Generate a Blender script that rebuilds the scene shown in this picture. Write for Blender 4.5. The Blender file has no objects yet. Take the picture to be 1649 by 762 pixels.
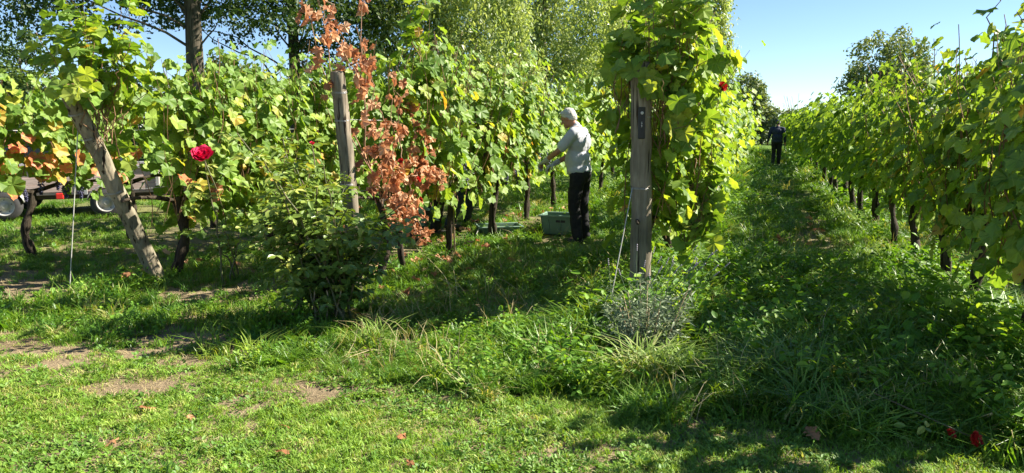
import bpy, bmesh, math, random
import numpy as np
from mathutils import Vector, Matrix

# ---------------------------------------------------------------- camera, sky, sun, exposure
SC = bpy.context.scene
COL = SC.collection
CAM_H = 1.48
PITCH = math.atan(178 / 1177)
cam_d = bpy.data.cameras.new('camera')
cam_d.sensor_width = 36.0
cam_d.lens = 36.0 * 1177 / 1649
cam_d.clip_end = 2000
cam = bpy.data.objects.new('camera', cam_d)
COL.objects.link(cam)
cam.location = (0, 0, CAM_H)
cam.rotation_euler = (math.pi / 2 - PITCH, 0, 0)
SC.camera = cam

SUN_AZ = math.atan2(0.982, 0.19)          # measured from +Y towards +X
SUN_EL = math.radians(39.5)
world = bpy.data.worlds.new('World')
SC.world = world
world.use_nodes = True
wn, wl = world.node_tree.nodes, world.node_tree.links
sky = wn.new('ShaderNodeTexSky')
sky.sky_type = 'NISHITA'
sky.sun_disc = False
sky.sun_elevation = SUN_EL
sky.sun_rotation = SUN_AZ
sky.air_density = 0.75
sky.dust_density = 0.0
sky.ozone_density = 4.0
wl.new(sky.outputs[0], wn['Background'].inputs[0])
wn['Background'].inputs[1].default_value = 0.058

sun_d = bpy.data.lights.new('sun', 'SUN')
sun_d.energy = 5.0
sun_d.angle = math.radians(0.5)
sun_d.color = (1.0, 0.93, 0.80)
sun = bpy.data.objects.new('sun', sun_d)
COL.objects.link(sun)
sdir = Vector((math.sin(SUN_AZ) * math.cos(SUN_EL), math.cos(SUN_AZ) * math.cos(SUN_EL), math.sin(SUN_EL)))
sun.rotation_euler = sdir.to_track_quat('Z', 'Y').to_euler()
sun.location = sdir * 50

SC.view_settings.view_transform = 'Standard'
SC.view_settings.look = 'None'
SC.view_settings.exposure = 1.7
SC.view_settings.gamma = 1.0
SC.view_settings.use_curve_mapping = False
SC.render.engine = 'CYCLES'
SC.cycles.max_bounces = 6
SC.cycles.diffuse_bounces = 3
SC.cycles.glossy_bounces = 2
SC.cycles.use_denoising = True
SC.cycles.transmission_bounces = 3
SC.cycles.transparent_max_bounces = 8

# ---------------------------------------------------------------- layout frame
ROW_A = math.radians(18.6)               # the vine rows run this far right of straight ahead
DU = np.array([math.sin(ROW_A), math.cos(ROW_A), 0.0])     # along the rows
DV = np.array([math.cos(ROW_A), -math.sin(ROW_A), 0.0])    # across them, to the right
UP = np.array([0.0, 0.0, 1.0])


def gz(x, y):
    """height of the ground"""
    return (0.018 * np.sin(1.7 * x + 0.6 * y) + 0.014 * np.sin(-1.1 * x + 2.3 * y + 1.0)
            + 0.02 * np.sin(0.45 * x - 0.5 * y + 2.0)) * np.clip(1.3 - np.hypot(x, y) / 60, 0, 1)


def UV(u, v, z=0.0, on_ground=True):
    p = DU * u + DV * v
    p = p + UP * (z + (float(gz(p[0], p[1])) if on_ground else 0))
    return p


def to_uv(x, y):
    return x * DU[0] + y * DU[1], x * DV[0] + y * DV[1]


# ---------------------------------------------------------------- object helpers
def tag(o, label=None, cat=None, group=None, kind=None):
    if label: o['label'] = label
    if cat: o['category'] = cat
    if group: o['group'] = group
    if kind: o['kind'] = kind
    return o


def link(o, parent=None):
    COL.objects.link(o)
    if parent is not None:
        o.parent = parent
    return o


def empty(name, loc, rz=0.0):
    o = bpy.data.objects.new(name, None)
    o.empty_display_size = 0.1
    o.location = tuple(float(c) for c in loc)
    o.rotation_euler = (0, 0, rz)
    return link(o)


def tri_mesh(name, V, F, mats, tint=None, mat_index=None, smooth=False):
    """fast triangle mesh from numpy arrays; tint is one number per face"""
    V = np.asarray(V, dtype=np.float32).reshape(-1, 3)
    F = np.asarray(F, dtype=np.int32).reshape(-1, 3)
    me = bpy.data.meshes.new(name)
    me.vertices.add(len(V)); me.vertices.foreach_set('co', V.ravel())
    me.loops.add(len(F) * 3); me.loops.foreach_set('vertex_index', F.ravel())
    me.polygons.add(len(F))
    me.polygons.foreach_set('loop_start', np.arange(0, len(F) * 3, 3, dtype=np.int32))
    if mat_index is not None:
        me.polygons.foreach_set('material_index', np.asarray(mat_index, dtype=np.int32))
    me.polygons.foreach_set('use_smooth', np.full(len(F), bool(smooth)))
    if tint is not None:
        a = me.attributes.new('tint', 'FLOAT', 'FACE')
        a.data.foreach_set('value', np.asarray(tint, dtype=np.float32))
    for m in (mats if isinstance(mats, (list, tuple)) else [mats]):
        me.materials.append(m)
    me.update(calc_edges=True)
    return me


class MB:
    """collects shapes into one mesh"""
    def __init__(self):
        self.v = []; self.f = []; self.m = []; self.n = 0

    def add(self, V, F, mi=0):
        self.v.extend([tuple(float(c) for c in p) for p in V])
        self.f.extend([tuple(int(i) + self.n for i in f) for f in F])
        self.m.extend([mi] * len(F))
        self.n += len(V)
        return self

    def box(self, c, s, rz=0.0, mi=0, bev=0.0, M=None):
        x, y, z = s[0] / 2, s[1] / 2, s[2] / 2
        b = min(bev, x * .8, y * .8, z * .8)
        if b <= 0:
            P = np.array([(-x, -y, -z), (x, -y, -z), (x, y, -z), (-x, y, -z), (-x, -y, z), (x, -y, z), (x, y, z), (-x, y, z)], float)
            F = [(0, 3, 2, 1), (4, 5, 6, 7), (0, 1, 5, 4), (1, 2, 6, 5), (2, 3, 7, 6), (3, 0, 4, 7)]
        else:
            P = []
            for zz, ins in ((-z, b), (-z + b, 0), (z - b, 0), (z, b)):
                X, Y = x - ins, y - ins
                P += [(-X + b * (ins == 0), -Y, zz), (X - b * (ins == 0), -Y, zz), (X, -Y + b * (ins == 0), zz), (X, Y - b * (ins == 0), zz),
                      (X - b * (ins == 0), Y, zz), (-X + b * (ins == 0), Y, zz), (-X, Y - b * (ins == 0), zz), (-X, -Y + b * (ins == 0), zz)]
            P = np.array(P, float)
            F = [tuple(range(7, -1, -1)), tuple(range(24, 32))]
            for k in range(3):
                for i in range(8):
                    j = (i + 1) % 8
                    F.append((k * 8 + i, k * 8 + j, k * 8 + 8 + j, k * 8 + 8 + i))
        if rz:
            ca, sa = math.cos(rz), math.sin(rz)
            P = np.stack([P[:, 0] * ca - P[:, 1] * sa, P[:, 0] * sa + P[:, 1] * ca, P[:, 2]], 1)
        if M is not None:
            P = P @ np.array(M).T
        return self.add(P + np.array(c, float), F, mi)

    def tube(self, pts, rad, n=8, caps=True, jit=0.0, rng=None, mi=0, squash=None):
        pts = np.asarray(pts, float)
        k = len(pts)
        rad = np.broadcast_to(np.asarray(rad, float), (k,))
        tan = np.gradient(pts, axis=0)
        tan /= np.linalg.norm(tan, axis=1)[:, None] + 1e-9
        ref = np.array([1.0, 0, 0]) if abs(tan[0][0]) < .8 else np.array([0, 1.0, 0])
        a = np.cross(tan[0], ref); a /= np.linalg.norm(a)
        V = []
        ang = np.linspace(0, 2 * math.pi, n, endpoint=False)
        prof = np.ones(n)
        if jit and rng is not None:
            prof = 1 + rng.uniform(-jit, jit, n)
        for i in range(k):
            a = a - tan[i] * np.dot(a, tan[i]); a /= np.linalg.norm(a) + 1e-9
            b = np.cross(tan[i], a)
            r = rad[i] * prof
            if jit and rng is not None:
                r = r * (1 + rng.uniform(-jit, jit, n) * .5)
            V.append(pts[i] + (np.cos(ang) * r)[:, None] * a + (np.sin(ang) * r)[:, None] * b)
        V = np.concatenate(V)
        F = []
        for i in range(k - 1):
            for j in range(n):
                j2 = (j + 1) % n
                F.append((i * n + j, i * n + j2, (i + 1) * n + j2, (i + 1) * n + j))
        if caps:
            F.append(tuple(range(n - 1, -1, -1)))
            F.append(tuple((k - 1) * n + j for j in range(n)))
        return self.add(V, F, mi)

    def lathe(self, prof, n=20, c=(0, 0, 0), axis='z', mi=0, caps=True):
        V = []; F = []
        ang = np.linspace(0, 2 * math.pi, n, endpoint=False)
        for r, z in prof:
            for t in ang:
                p = (r * math.cos(t), r * math.sin(t), z)
                if axis == 'x': p = (p[2], p[0], p[1])
                if axis == 'y': p = (p[1], p[2], p[0])
                V.append((p[0] + c[0], p[1] + c[1], p[2] + c[2]))
        k = len(prof)
        for i in range(k - 1):
            for j in range(n):
                j2 = (j + 1) % n
                F.append((i * n + j, i * n + j2, (i + 1) * n + j2, (i + 1) * n + j))
        if caps:
            F.append(tuple(range(n - 1, -1, -1))); F.append(tuple((k - 1) * n + j for j in range(n)))
        return self.add(V, F, mi)

    def build(self, name, mats, parent=None, smooth=False):
        me = bpy.data.meshes.new(name)
        me.from_pydata(self.v, [], self.f)
        for m in (mats if isinstance(mats, (list, tuple)) else [mats]):
            me.materials.append(m)
        me.polygons.foreach_set('material_index', self.m)
        me.polygons.foreach_set('use_smooth', [smooth] * len(self.f))
        me.update()
        return link(bpy.data.objects.new(name, me), parent)


# ---------------------------------------------------------------- materials
def new_mat(name):
    m = bpy.data.materials.new(name)
    m.use_nodes = True
    nt = m.node_tree
    return m, nt.nodes, nt.links, nt.nodes['Principled BSDF']


def ramp(N, stops):
    r = N.new('ShaderNodeValToRGB')
    e = r.color_ramp.elements
    while len(e) < len(stops): e.new(0.5)
    for el, (p, c) in zip(e, stops):
        el.position = p; el.color = (*c, 1)
    return r


def noise(N, L, scale, detail=3, rough=.55, vec=None, stretch=None, coord='Object'):
    t = N.new('ShaderNodeTexNoise')
    t.inputs['Scale'].default_value = scale
    t.inputs['Detail'].default_value = detail
    t.inputs['Roughness'].default_value = rough
    if coord == 'Position':
        src = N.new('ShaderNodeNewGeometry').outputs['Position']
    else:
        src = N.new('ShaderNodeTexCoord').outputs[coord]
    if stretch:
        mp = N.new('ShaderNodeMapping')
        mp.inputs['Scale'].default_value = stretch
        L.new(src, mp.inputs['Vector']); src = mp.outputs[0]
    L.new(src, t.inputs['Vector'])
    return t


def plain(name, c0, c1=None, scale=20, rough=.6, metal=0.0, bump=0.0, stretch=None, spec=.4, detail=4):
    m, N, L, B = new_mat(name)
    B.inputs['Roughness'].default_value = rough
    B.inputs['Metallic'].default_value = metal
    B.inputs['Specular IOR Level'].default_value = spec
    t = noise(N, L, scale, detail, stretch=stretch)
    r = ramp(N, [(.3, c0), (.7, c1 or tuple(c * .8 for c in c0))])
    L.new(t.outputs['Fac'], r.inputs[0]); L.new(r.outputs[0], B.inputs['Base Color'])
    if bump:
        b = N.new('ShaderNodeBump'); b.inputs['Strength'].default_value = bump; b.inputs['Distance'].default_value = .02
        L.new(t.outputs['Fac'], b.inputs['Height']); L.new(b.outputs[0], B.inputs['Normal'])
    return m


def leaf_mat(name, stops, transl=.4, tgain=(1.45, 1.3, .4), src='attr', rough=.5, spec=.35, veins=False, blotch=None):
    """leaf blade: its own tint per leaf, light passing through it"""
    m, N, L, B = new_mat(name)
    r = ramp(N, stops)
    if src == 'attr':
        a = N.new('ShaderNodeAttribute'); a.attribute_name = 'tint'; fac = a.outputs['Fac']
    else:
        fac = N.new('ShaderNodeObjectInfo').outputs['Random']
    L.new(fac, r.inputs[0])
    col = r.outputs[0]
    n1 = noise(N, L, 14, 3, coord='Position')
    mm = N.new('ShaderNodeMix'); mm.data_type = 'RGBA'; mm.blend_type = 'MULTIPLY'
    rr = ramp(N, [(.3, (.78, .78, .78)), (.7, (1.15, 1.15, 1.1))])
    L.new(n1.outputs['Fac'], rr.inputs[0])
    mm.inputs['Factor'].default_value = 1
    L.new(col, mm.inputs['A']); L.new(rr.outputs[0], mm.inputs['B']); col = mm.outputs['Result']
    if blotch:
        n2 = noise(N, L, blotch[1], 2, coord='Position')
        r2 = ramp(N, [(blotch[2], (0, 0, 0)), (blotch[2] + .06, (1, 1, 1))])
        L.new(n2.outputs['Fac'], r2.inputs[0])
        mb = N.new('ShaderNodeMix'); mb.data_type = 'RGBA'
        L.new(r2.outputs[0], mb.inputs['Factor']); L.new(col, mb.inputs['A']); mb.inputs['B'].default_value = (*blotch[0], 1)
        col = mb.outputs['Result']
    if veins:
        tc = N.new('ShaderNodeTexCoord'); sp = N.new('ShaderNodeSeparateXYZ'); L.new(tc.outputs['Object'], sp.inputs[0])
        at = N.new('ShaderNodeMath'); at.operation = 'ARCTAN2'; L.new(sp.outputs[0], at.inputs[0]); L.new(sp.outputs[1], at.inputs[1])
        ml = N.new('ShaderNodeMath'); ml.operation = 'MULTIPLY'; ml.inputs[1].default_value = 2 * math.pi / .80; L.new(at.outputs[0], ml.inputs[0])
        cs = N.new('ShaderNodeMath'); cs.operation = 'COSINE'; L.new(ml.outputs[0], cs.inputs[0])
        rv = ramp(N, [(.93, (0, 0, 0)), (1.0, (.45, .45, .45))]); L.new(cs.outputs[0], rv.inputs[0])
        mv = N.new('ShaderNodeMix'); mv.data_type = 'RGBA'; L.new(rv.outputs[0], mv.inputs['Factor'])
        L.new(col, mv.inputs['A']); mv.inputs['B'].default_value = (.36, .42, .12, 1); col = mv.outputs['Result']
    L.new(col, B.inputs['Base Color'])
    B.inputs['Roughness'].default_value = rough
    B.inputs['Specular IOR Level'].default_value = spec
    tg = N.new('ShaderNodeMix'); tg.data_type = 'RGBA'; tg.blend_type = 'MULTIPLY'; tg.inputs['Factor'].default_value = 1
    L.new(col, tg.inputs['A']); tg.inputs['B'].default_value = (*tgain, 1)
    tr = N.new('ShaderNodeBsdfTranslucent'); L.new(tg.outputs['Result'], tr.inputs['Color'])
    mx = N.new('ShaderNodeMixShader'); mx.inputs[0].default_value = transl
    L.new(B.outputs[0], mx.inputs[1]); L.new(tr.outputs[0], mx.inputs[2])
    L.new(mx.outputs[0], N['Material Output'].inputs['Surface'])
    return m


VINE = [(0, (.09, .18, .024)), (.45, (.175, .30, .046)), (.8, (.27, .39, .07)), (.94, (.34, .42, .07)), (1, (.44, .42, .07))]
M_vine = leaf_mat('vine_leaf_mass', VINE, .45, blotch=((.26, .15, .05), 34, .70))
M_vine_o = leaf_mat('vine_leaf', VINE, .45, src='obj', veins=True, blotch=((.26, .15, .05), 34, .70))
YEL = [(0, (.42, .36, .05)), (.5, (.50, .30, .05)), (1, (.50, .42, .08))]
M_yel_o = leaf_mat('vine_leaf_yellow', YEL, .4, src='obj', veins=True, blotch=((.30, .10, .03), 30, .6))
RED = [(0, (.55, .16, .08)), (.5, (.58, .24, .10)), (1, (.45, .12, .07))]
M_red_o = leaf_mat('vine_leaf_red', RED, .35, src='obj', veins=True, blotch=((.42, .36, .07), 26, .56))
DRY = [(0, (.29, .125, .062)), (.45, (.48, .24, .13)), (1, (.66, .44, .28))]
M_dry_o = leaf_mat('dry_vine_leaf', DRY, .3, tgain=(1.3, 1.0, .8), src='obj', rough=.75, spec=.15)
M_dry = leaf_mat('dry_vine_leaf_mass', DRY, .3, tgain=(1.3, 1.0, .8), rough=.75, spec=.15)
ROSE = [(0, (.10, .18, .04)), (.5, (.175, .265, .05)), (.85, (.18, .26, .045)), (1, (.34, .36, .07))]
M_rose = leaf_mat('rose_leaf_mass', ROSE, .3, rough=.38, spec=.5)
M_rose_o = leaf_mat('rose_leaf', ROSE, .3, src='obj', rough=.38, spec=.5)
M_rose_lit_o = leaf_mat('rose_leaf_lit', [(0, (.17, .26, .045)), (1, (.40, .42, .10))], .35, src='obj', rough=.45)  # brighter copy of the rose leaf, painted as if sunlit
M_petal = leaf_mat('rose_petal', [(0, (.55, .006, .06)), (1, (.78, .03, .14))], .2, tgain=(1.2, .8, .8), rough=.5)
M_petal_red = leaf_mat('red_petal', [(0, (.38, .008, .012)), (1, (.60, .05, .035))], .2, tgain=(1.2, .8, .8), rough=.5)
M_oak = leaf_mat('oak_leaf', [(0, (.022, .05, .010)), (.6, (.045, .09, .018)), (1, (.10, .14, .03))], .3)
M_willow = leaf_mat('willow_leaf', [(0, (.17, .25, .075)), (.5, (.29, .37, .13)), (1, (.43, .48, .22))], .45, tgain=(1.3, 1.25, .6), rough=.4, spec=.5)
M_far_haze = leaf_mat('distant_hazy_leaf', [(0, (.10, .15, .075)), (.6, (.16, .22, .10)), (1, (.25, .30, .13))], .3)  # lightened and greyed: distance haze put into the leaf colour
M_hedge = leaf_mat('hedge_leaf', [(0, (.03, .065, .014)), (.6, (.07, .13, .024)), (1, (.15, .21, .045))], .3)

GR = [(0, (.115, .23, .025)), (.5, (.205, .36, .04)), (.85, (.30, .43, .07)), (1, (.44, .44, .15))]
M_lawn = leaf_mat('lawn_blade', GR, .35, src='obj', rough=.55)
M_clover = leaf_mat('clover_leaf', [(0, (.08, .18, .022)), (1, (.17, .30, .04))], .3, src='obj')
M_tall = leaf_mat('tall_grass_blade', [(0, (.07, .175, .017)), (.6, (.14, .285, .026)), (.93, (.23, .34, .045)), (1, (.42, .38, .16))], .4, src='obj', rough=.45, spec=.5)
M_weed = leaf_mat('weed_leaf', [(0, (.075, .19, .02)), (.7, (.155, .31, .03)), (1, (.27, .40, .055))], .38, src='obj', rough=.5, spec=.3)
M_thatch = leaf_mat('dry_grass', [(0, (.38, .31, .16)), (1, (.50, .43, .25))], .2, src='obj', rough=.8, spec=.1)
M_lav = leaf_mat('lavender_leaf', [(0, (.12, .17, .10)), (.6, (.21, .26, .16)), (1, (.33, .37, .25))], .2, tgain=(1.1, 1.2, .9), rough=.7, spec=.2)
M_lavflower = plain('lavender_flower', (.34, .30, .36), (.22, .20, .22), 60, .8)
M_palegrass = leaf_mat('pale_grass_blade', [(0, (.13, .24, .035)), (.6, (.25, .36, .08)), (1, (.46, .46, .22))], .35)


def wood_mat(name, c0, c1, c2, scale=1.0, bump=.6):
    m, N, L, B = new_mat(name)
    t = noise(N, L, 6 * scale, 6, .65, stretch=(6, 6, .55))
    r = ramp(N, [(.25, c0), (.5, c1), (.75, c2)])
    L.new(t.outputs['Fac'], r.inputs[0])
    t2 = noise(N, L, 3.2, 4, .6, stretch=(9, 9, .35))
    cr = ramp(N, [(.36, (.14, .115, .10)), (.43, (1, 1, 1))]); L.new(t2.outputs['Fac'], cr.inputs[0])
    t3 = noise(N, L, 2.2, 3, .5)
    st = ramp(N, [(.35, (.55, .57, .52)), (.65, (1.1, 1.06, 1.0))]); L.new(t3.outputs['Fac'], st.inputs[0])
    a = N.new('ShaderNodeMix'); a.data_type = 'RGBA'; a.blend_type = 'MULTIPLY'; a.inputs['Factor'].default_value = 1
    L.new(r.outputs[0], a.inputs['A']); L.new(cr.outputs[0], a.inputs['B'])
    b = N.new('ShaderNodeMix'); b.data_type = 'RGBA'; b.blend_type = 'MULTIPLY'; b.inputs['Factor'].default_value = 1
    L.new(a.outputs['Result'], b.inputs['A']); L.new(st.outputs[0], b.inputs['B'])
    L.new(b.outputs['Result'], B.inputs['Base Color'])
    B.inputs['Roughness'].default_value = .85; B.inputs['Specular IOR Level'].default_value = .2
    bp = N.new('ShaderNodeBump'); bp.inputs['Strength'].default_value = bump; bp.inputs['Distance'].default_value = .012
    ad = N.new('ShaderNodeMath'); ad.operation = 'ADD'; L.new(t.outputs['Fac'], ad.inputs[0]); L.new(cr.outputs[0], ad.inputs[1])
    L.new(ad.outputs[0], bp.inputs['Height']); L.new(bp.outputs[0], B.inputs['Normal'])
    return m


M_post = wood_mat('weathered_post', (.20, .17, .125), (.30, .26, .195), (.39, .35, .27))
M_postgrey = wood_mat('grey_post', (.15, .125, .095), (.24, .205, .16), (.34, .30, .24))
M_bark = wood_mat('vine_bark', (.022, .017, .013), (.06, .047, .034), (.12, .095, .07), 2.6, 1.0)
M_treebark = wood_mat('tree_bark', (.05, .042, .032), (.10, .085, .065), (.15, .13, .10), .8, .9)
M_cane = plain('vine_cane', (.26, .15, .075), (.17, .09, .045), 30, .7)
M_drycane = plain('dry_cane', (.36, .22, .14), (.24, .13, .08), 30, .75)
M_rosestem = plain('rose_stem', (.07, .10, .03), (.12, .08, .04), 20, .6)
M_drystem = plain('dry_stem', (.42, .33, .20), (.30, .21, .12), 30, .8)
M_wire = plain('galvanised_wire', (.45, .45, .45), (.32, .32, .33), 40, .4, .7)
M_cord = plain('white_cord', (.50, .49, .44), (.36, .35, .31), 80, .7)
M_grape = plain('grape_skin', (.018, .018, .05), (.06, .06, .13), 25, .45, spec=.5)
M_black = plain('black_plastic', (.014, .014, .016), (.022, .022, .024), 20, .4)
M_whitepaint = plain('white_enamel', (.62, .60, .56), (.34, .31, .27), 6, .5, bump=.05)
M_rubber = plain('tyre_rubber', (.03, .03, .032), (.05, .048, .045), 25, .85)
M_rail = plain('light_steel', (.52, .52, .51), (.38, .37, .36), 12, .45, .5)
M_board = plain('faded_board', (.46, .36, .32), (.34, .26, .22), 5, .8, stretch=(1, 8, 8), bump=.2)
M_chassis = plain('dark_steel', (.05, .048, .045), (.09, .07, .055), 10, .6, .4)
M_lamp = plain('red_lens', (.55, .03, .02), (.42, .02, .02), 20, .25)
M_can = plain('white_plastic', (.72, .71, .67), (.60, .58, .53), 10, .5)
M_crate = plain('green_crate_plastic', (.085, .15, .105), (.12, .20, .14), 8, .5, bump=.05)
M_craterim = plain('worn_green_plastic', (.15, .24, .18), (.21, .31, .235), 10, .5)
M_car = plain('dark_car_paint', (.02, .024, .035), (.022, .027, .04), 4, .25, .3, spec=.6)
M_glass = plain('car_glass', (.015, .02, .025), (.02, .025, .03), 3, .06, 0, spec=.9)
M_skin = plain('skin', (.42, .205, .135), (.36, .165, .105), 9, .55)
M_hair = plain('white_hair', (.66, .63, .56), (.40, .37, .31), 45, .7, bump=.5, stretch=(1, .3, 1))
M_darkhair = plain('dark_hair', (.03, .025, .022), (.05, .04, .03), 60, .6, bump=.4)
M_shirt = plain('grey_polo', (.52, .53, .56), (.45, .46, .50), 30, .9, spec=.1, bump=.15)
M_trouser = plain('black_trousers', (.018, .018, .02), (.03, .03, .032), 25, .85, spec=.15, bump=.2)
M_jeans = plain('dark_jeans', (.028, .036, .055), (.045, .055, .08), 25, .85, spec=.15, bump=.2)
M_navy = plain('navy_jacket', (.022, .028, .055), (.036, .044, .08), 20, .7, spec=.2, bump=.15)
M_shoe = plain('dark_shoe', (.03, .026, .022), (.05, .045, .04), 20, .6)
M_glove = plain('pale_glove', (.52, .51, .50), (.42, .41, .40), 50, .9, bump=.2)
M_eye = plain('eye', (.03, .025, .02), (.05, .04, .035), 10, .2)

# ground: dry soil and thatch, turning to meadow green away from the lawn
m, N, L, B = new_mat('ground_soil')
n1 = noise(N, L, 1.1, 5, .6, coord='Position'); n2 = noise(N, L, 38, 4, .7, coord='Position')
r1 = ramp(N, [(.35, (.18, .138, .085)), (.55, (.265, .21, .135)), (.75, (.33, .27, .175))]); L.new(n1.outputs['Fac'], r1.inputs[0])
r2 = ramp(N, [(.3, (.6, .58, .55)), (.7, (1.15, 1.12, 1.05))]); L.new(n2.outputs['Fac'], r2.inputs[0])
mx = N.new('ShaderNodeMix'); mx.data_type = 'RGBA'; mx.blend_type = 'MULTIPLY'; mx.inputs['Factor'].default_value = 1
L.new(r1.outputs[0], mx.inputs['A']); L.new(r2.outputs[0], mx.inputs['B'])
ge = N.new('ShaderNodeNewGeometry'); ln = N.new('ShaderNodeVectorMath'); ln.operation = 'LENGTH'; L.new(ge.outputs['Position'], ln.inputs[0])
mr = N.new('ShaderNodeMapRange'); mr.inputs['From Min'].default_value = 8; mr.inputs['From Max'].default_value = 22; L.new(ln.outputs['Value'], mr.inputs['Value'])
mg = N.new('ShaderNodeMix'); mg.data_type = 'RGBA'; L.new(mr.outputs[0], mg.inputs['Factor']); L.new(mx.outputs['Result'], mg.inputs['A'])
r3 = ramp(N, [(.3, (.06, .12, .02)), (.7, (.12, .19, .035))]); L.new(n2.outputs['Fac'], r3.inputs[0]); L.new(r3.outputs[0], mg.inputs['B'])
L.new(mg.outputs['Result'], B.inputs['Base Color']); B.inputs['Roughness'].default_value = .95; B.inputs['Specular IOR Level'].default_value = .1
bp = N.new('ShaderNodeBump'); bp.inputs['Strength'].default_value = .8; bp.inputs['Distance'].default_value = .03
L.new(n2.outputs['Fac'], bp.inputs['Height']); L.new(bp.outputs[0], B.inputs['Normal'])
M_ground = m

# ---------------------------------------------------------------- ground sheet
gx = np.unique(np.concatenate([np.linspace(-12, 14, 90), np.geomspace(14, 700, 22), -np.geomspace(12, 700, 22)]))
gy = np.unique(np.concatenate([np.linspace(0, 24, 84), np.geomspace(24, 900, 24), -np.geomspace(.5, 300, 12)]))
GX, GY = np.meshgrid(gx, gy)
Vg = np.stack([GX, GY, gz(GX, GY)], -1).reshape(-1, 3)
nx, ny = len(gx), len(gy)
ii = (np.arange(ny - 1)[:, None] * nx + np.arange(nx - 1)[None, :]).ravel()
Fg = np.concatenate([np.stack([ii, ii + 1, ii + nx + 1], 1), np.stack([ii, ii + nx + 1, ii + nx], 1)])
tag(link(bpy.data.objects.new('ground', tri_mesh('ground', Vg, Fg, M_ground, smooth=True))), kind='structure')

# ---------------------------------------------------------------- leaves
VL_HALF = [(0, 0), (.12, -.15), (.30, -.18), (.46, -.04), (.44, .11), (.58, .31), (.43, .43), (.38, .60), (.17, .71), (0, .88)]
VL_LOW = [(0, 0), (.29, -.17), (.55, .34), (.27, .56), (0, .87)]
OVAL = [(0, 0), (.22, .22), (.30, .5), (.2, .8), (0, 1)]


def leaf_set(half, nvar, seed, fold=.25, curl=.35, rip=.05, centre=None):
    """some differently bent copies of a leaf outline; root at the origin, tip along +Y, face up +Z"""
    rng = np.random.default_rng(seed)
    half = np.array(half, float)
    per = np.concatenate([half, half[-2:0:-1] * [-1, 1]])
    n = len(per)
    if centre is not None:
        per = np.concatenate([per, [centre]])
        F = [(n, (i + 1) % n, i) for i in range(n)]
    else:
        F = [(0, i + 1, i) for i in range(1, n - 1)]
    out = []
    for k in range(nvar):
        x = per[:, 0] * rng.uniform(.88, 1.1) ; y = per[:, 1].copy()
        x = x + rng.normal(0, .018, len(x)); y = y + rng.normal(0, .018, len(x))
        f = rng.uniform(-.4, 1) * fold; c = rng.uniform(.2, 1) * curl
        z = f * np.abs(x) - c * (y ** 2) * .6 - rng.uniform(0, .6) * curl * x ** 2 + rng.normal(0, rip, len(x))
        out.append(np.stack([x, y, z], 1))
    out = np.array(out)
    out[:, 0] = 0
    return out, np.array(F)


VL, VLF = leaf_set(VL_HALF, 10, 1, fold=.35, curl=.5, rip=.06, centre=(0, .2))
VLo, VLoF = leaf_set(VL_LOW, 6, 2)
DRYL, DRYF = leaf_set(VL_HALF, 6, 3, fold=1.3, curl=1.6, rip=.12, centre=(0, .2))
OV, OVF = leaf_set(OVAL, 6, 4, fold=.35, curl=.4, rip=.03)
DIA, DIAF = leaf_set([(0, 0), (.3, .45), (0, 1)], 5, 5, fold=.3, curl=.5, rip=.04)
LANCE, LANCEF = leaf_set([(0, 0), (.13, .4), (0, 1)], 5, 6, fold=.3, curl=.8, rip=.03)


def frames(T, Nn):
    Nn = Nn / (np.linalg.norm(Nn, axis=1)[:, None] + 1e-9)
    T = T - Nn * np.sum(T * Nn, 1)[:, None]
    T = T / (np.linalg.norm(T, axis=1)[:, None] + 1e-9)
    return np.cross(T, Nn), T, Nn


def batch(tmpl, F, pos, T, Nn, size, rng, tint=None):
    X, Y, Z = frames(T, Nn)
    n = len(pos)
    w = rng.integers(0, len(tmpl), n)
    P = tmpl[w] * np.asarray(size)[:, None, None]
    V = pos[:, None, :] + P[..., :1] * X[:, None] + P[..., 1:2] * Y[:, None] + P[..., 2:] * Z[:, None]
    k = tmpl.shape[1]
    FF = (F[None] + (np.arange(n) * k)[:, None, None]).reshape(-1, 3)
    if tint is None: tint = rng.random(n)
    return V.reshape(-1, 3), FF, np.repeat(tint, len(F))


def leaf_meshes(tmpl, F, name, mat):
    return [tri_mesh(name, t, F, mat) for t in tmpl]


LM_green = leaf_meshes(VL, VLF, 'leaf', M_vine_o)
LM_yel = leaf_meshes(VL[:4], VLF, 'leaf', M_yel_o)
LM_red = leaf_meshes(VL[:4], VLF, 'leaf', M_red_o)
LM_dry = leaf_meshes(DRYL, DRYF, 'leaf', M_dry_o)


def leaf_objects(parent, meshes, pos, T, Nn, size, rng):
    """each of these leaves is an object of its own; pos is relative to the parent"""
    X, Y, Z = frames(T, Nn)
    for i in range(len(pos)):
        s = size[i]
        o = bpy.data.objects.new('leaf', meshes[int(rng.integers(0, len(meshes)))])
        o.parent = parent
        o.matrix_basis = Matrix(((X[i][0] * s, Y[i][0] * s, Z[i][0] * s, pos[i][0]), (X[i][1] * s, Y[i][1] * s, Z[i][1] * s, pos[i][1]),
                                 (X[i][2] * s, Y[i][2] * s, Z[i][2] * s, pos[i][2]), (0, 0, 0, 1)))
        COL.objects.link(o)


def stuff_part(name, parent, parts, mat, label=None):
    V = []; F = []; T = []; n = 0
    for v, f, t in parts:
        V.append(v); F.append(f + n); T.append(t); n += len(v)
    o = link(bpy.data.objects.new(name, tri_mesh(name, np.concatenate(V), np.concatenate(F), mat, np.concatenate(T))), parent)
    o['kind'] = 'stuff'
    return o


# ---------------------------------------------------------------- grape bunch
def ico():
    bm = bmesh.new(); bmesh.ops.create_icosphere(bm, subdivisions=1, radius=1)
    V = np.array([v.co[:] for v in bm.verts]); F = np.array([[l.index for l in f.verts] for f in bm.faces]); bm.free()
    return V, F


ICO_V, ICO_F = ico()


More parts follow.
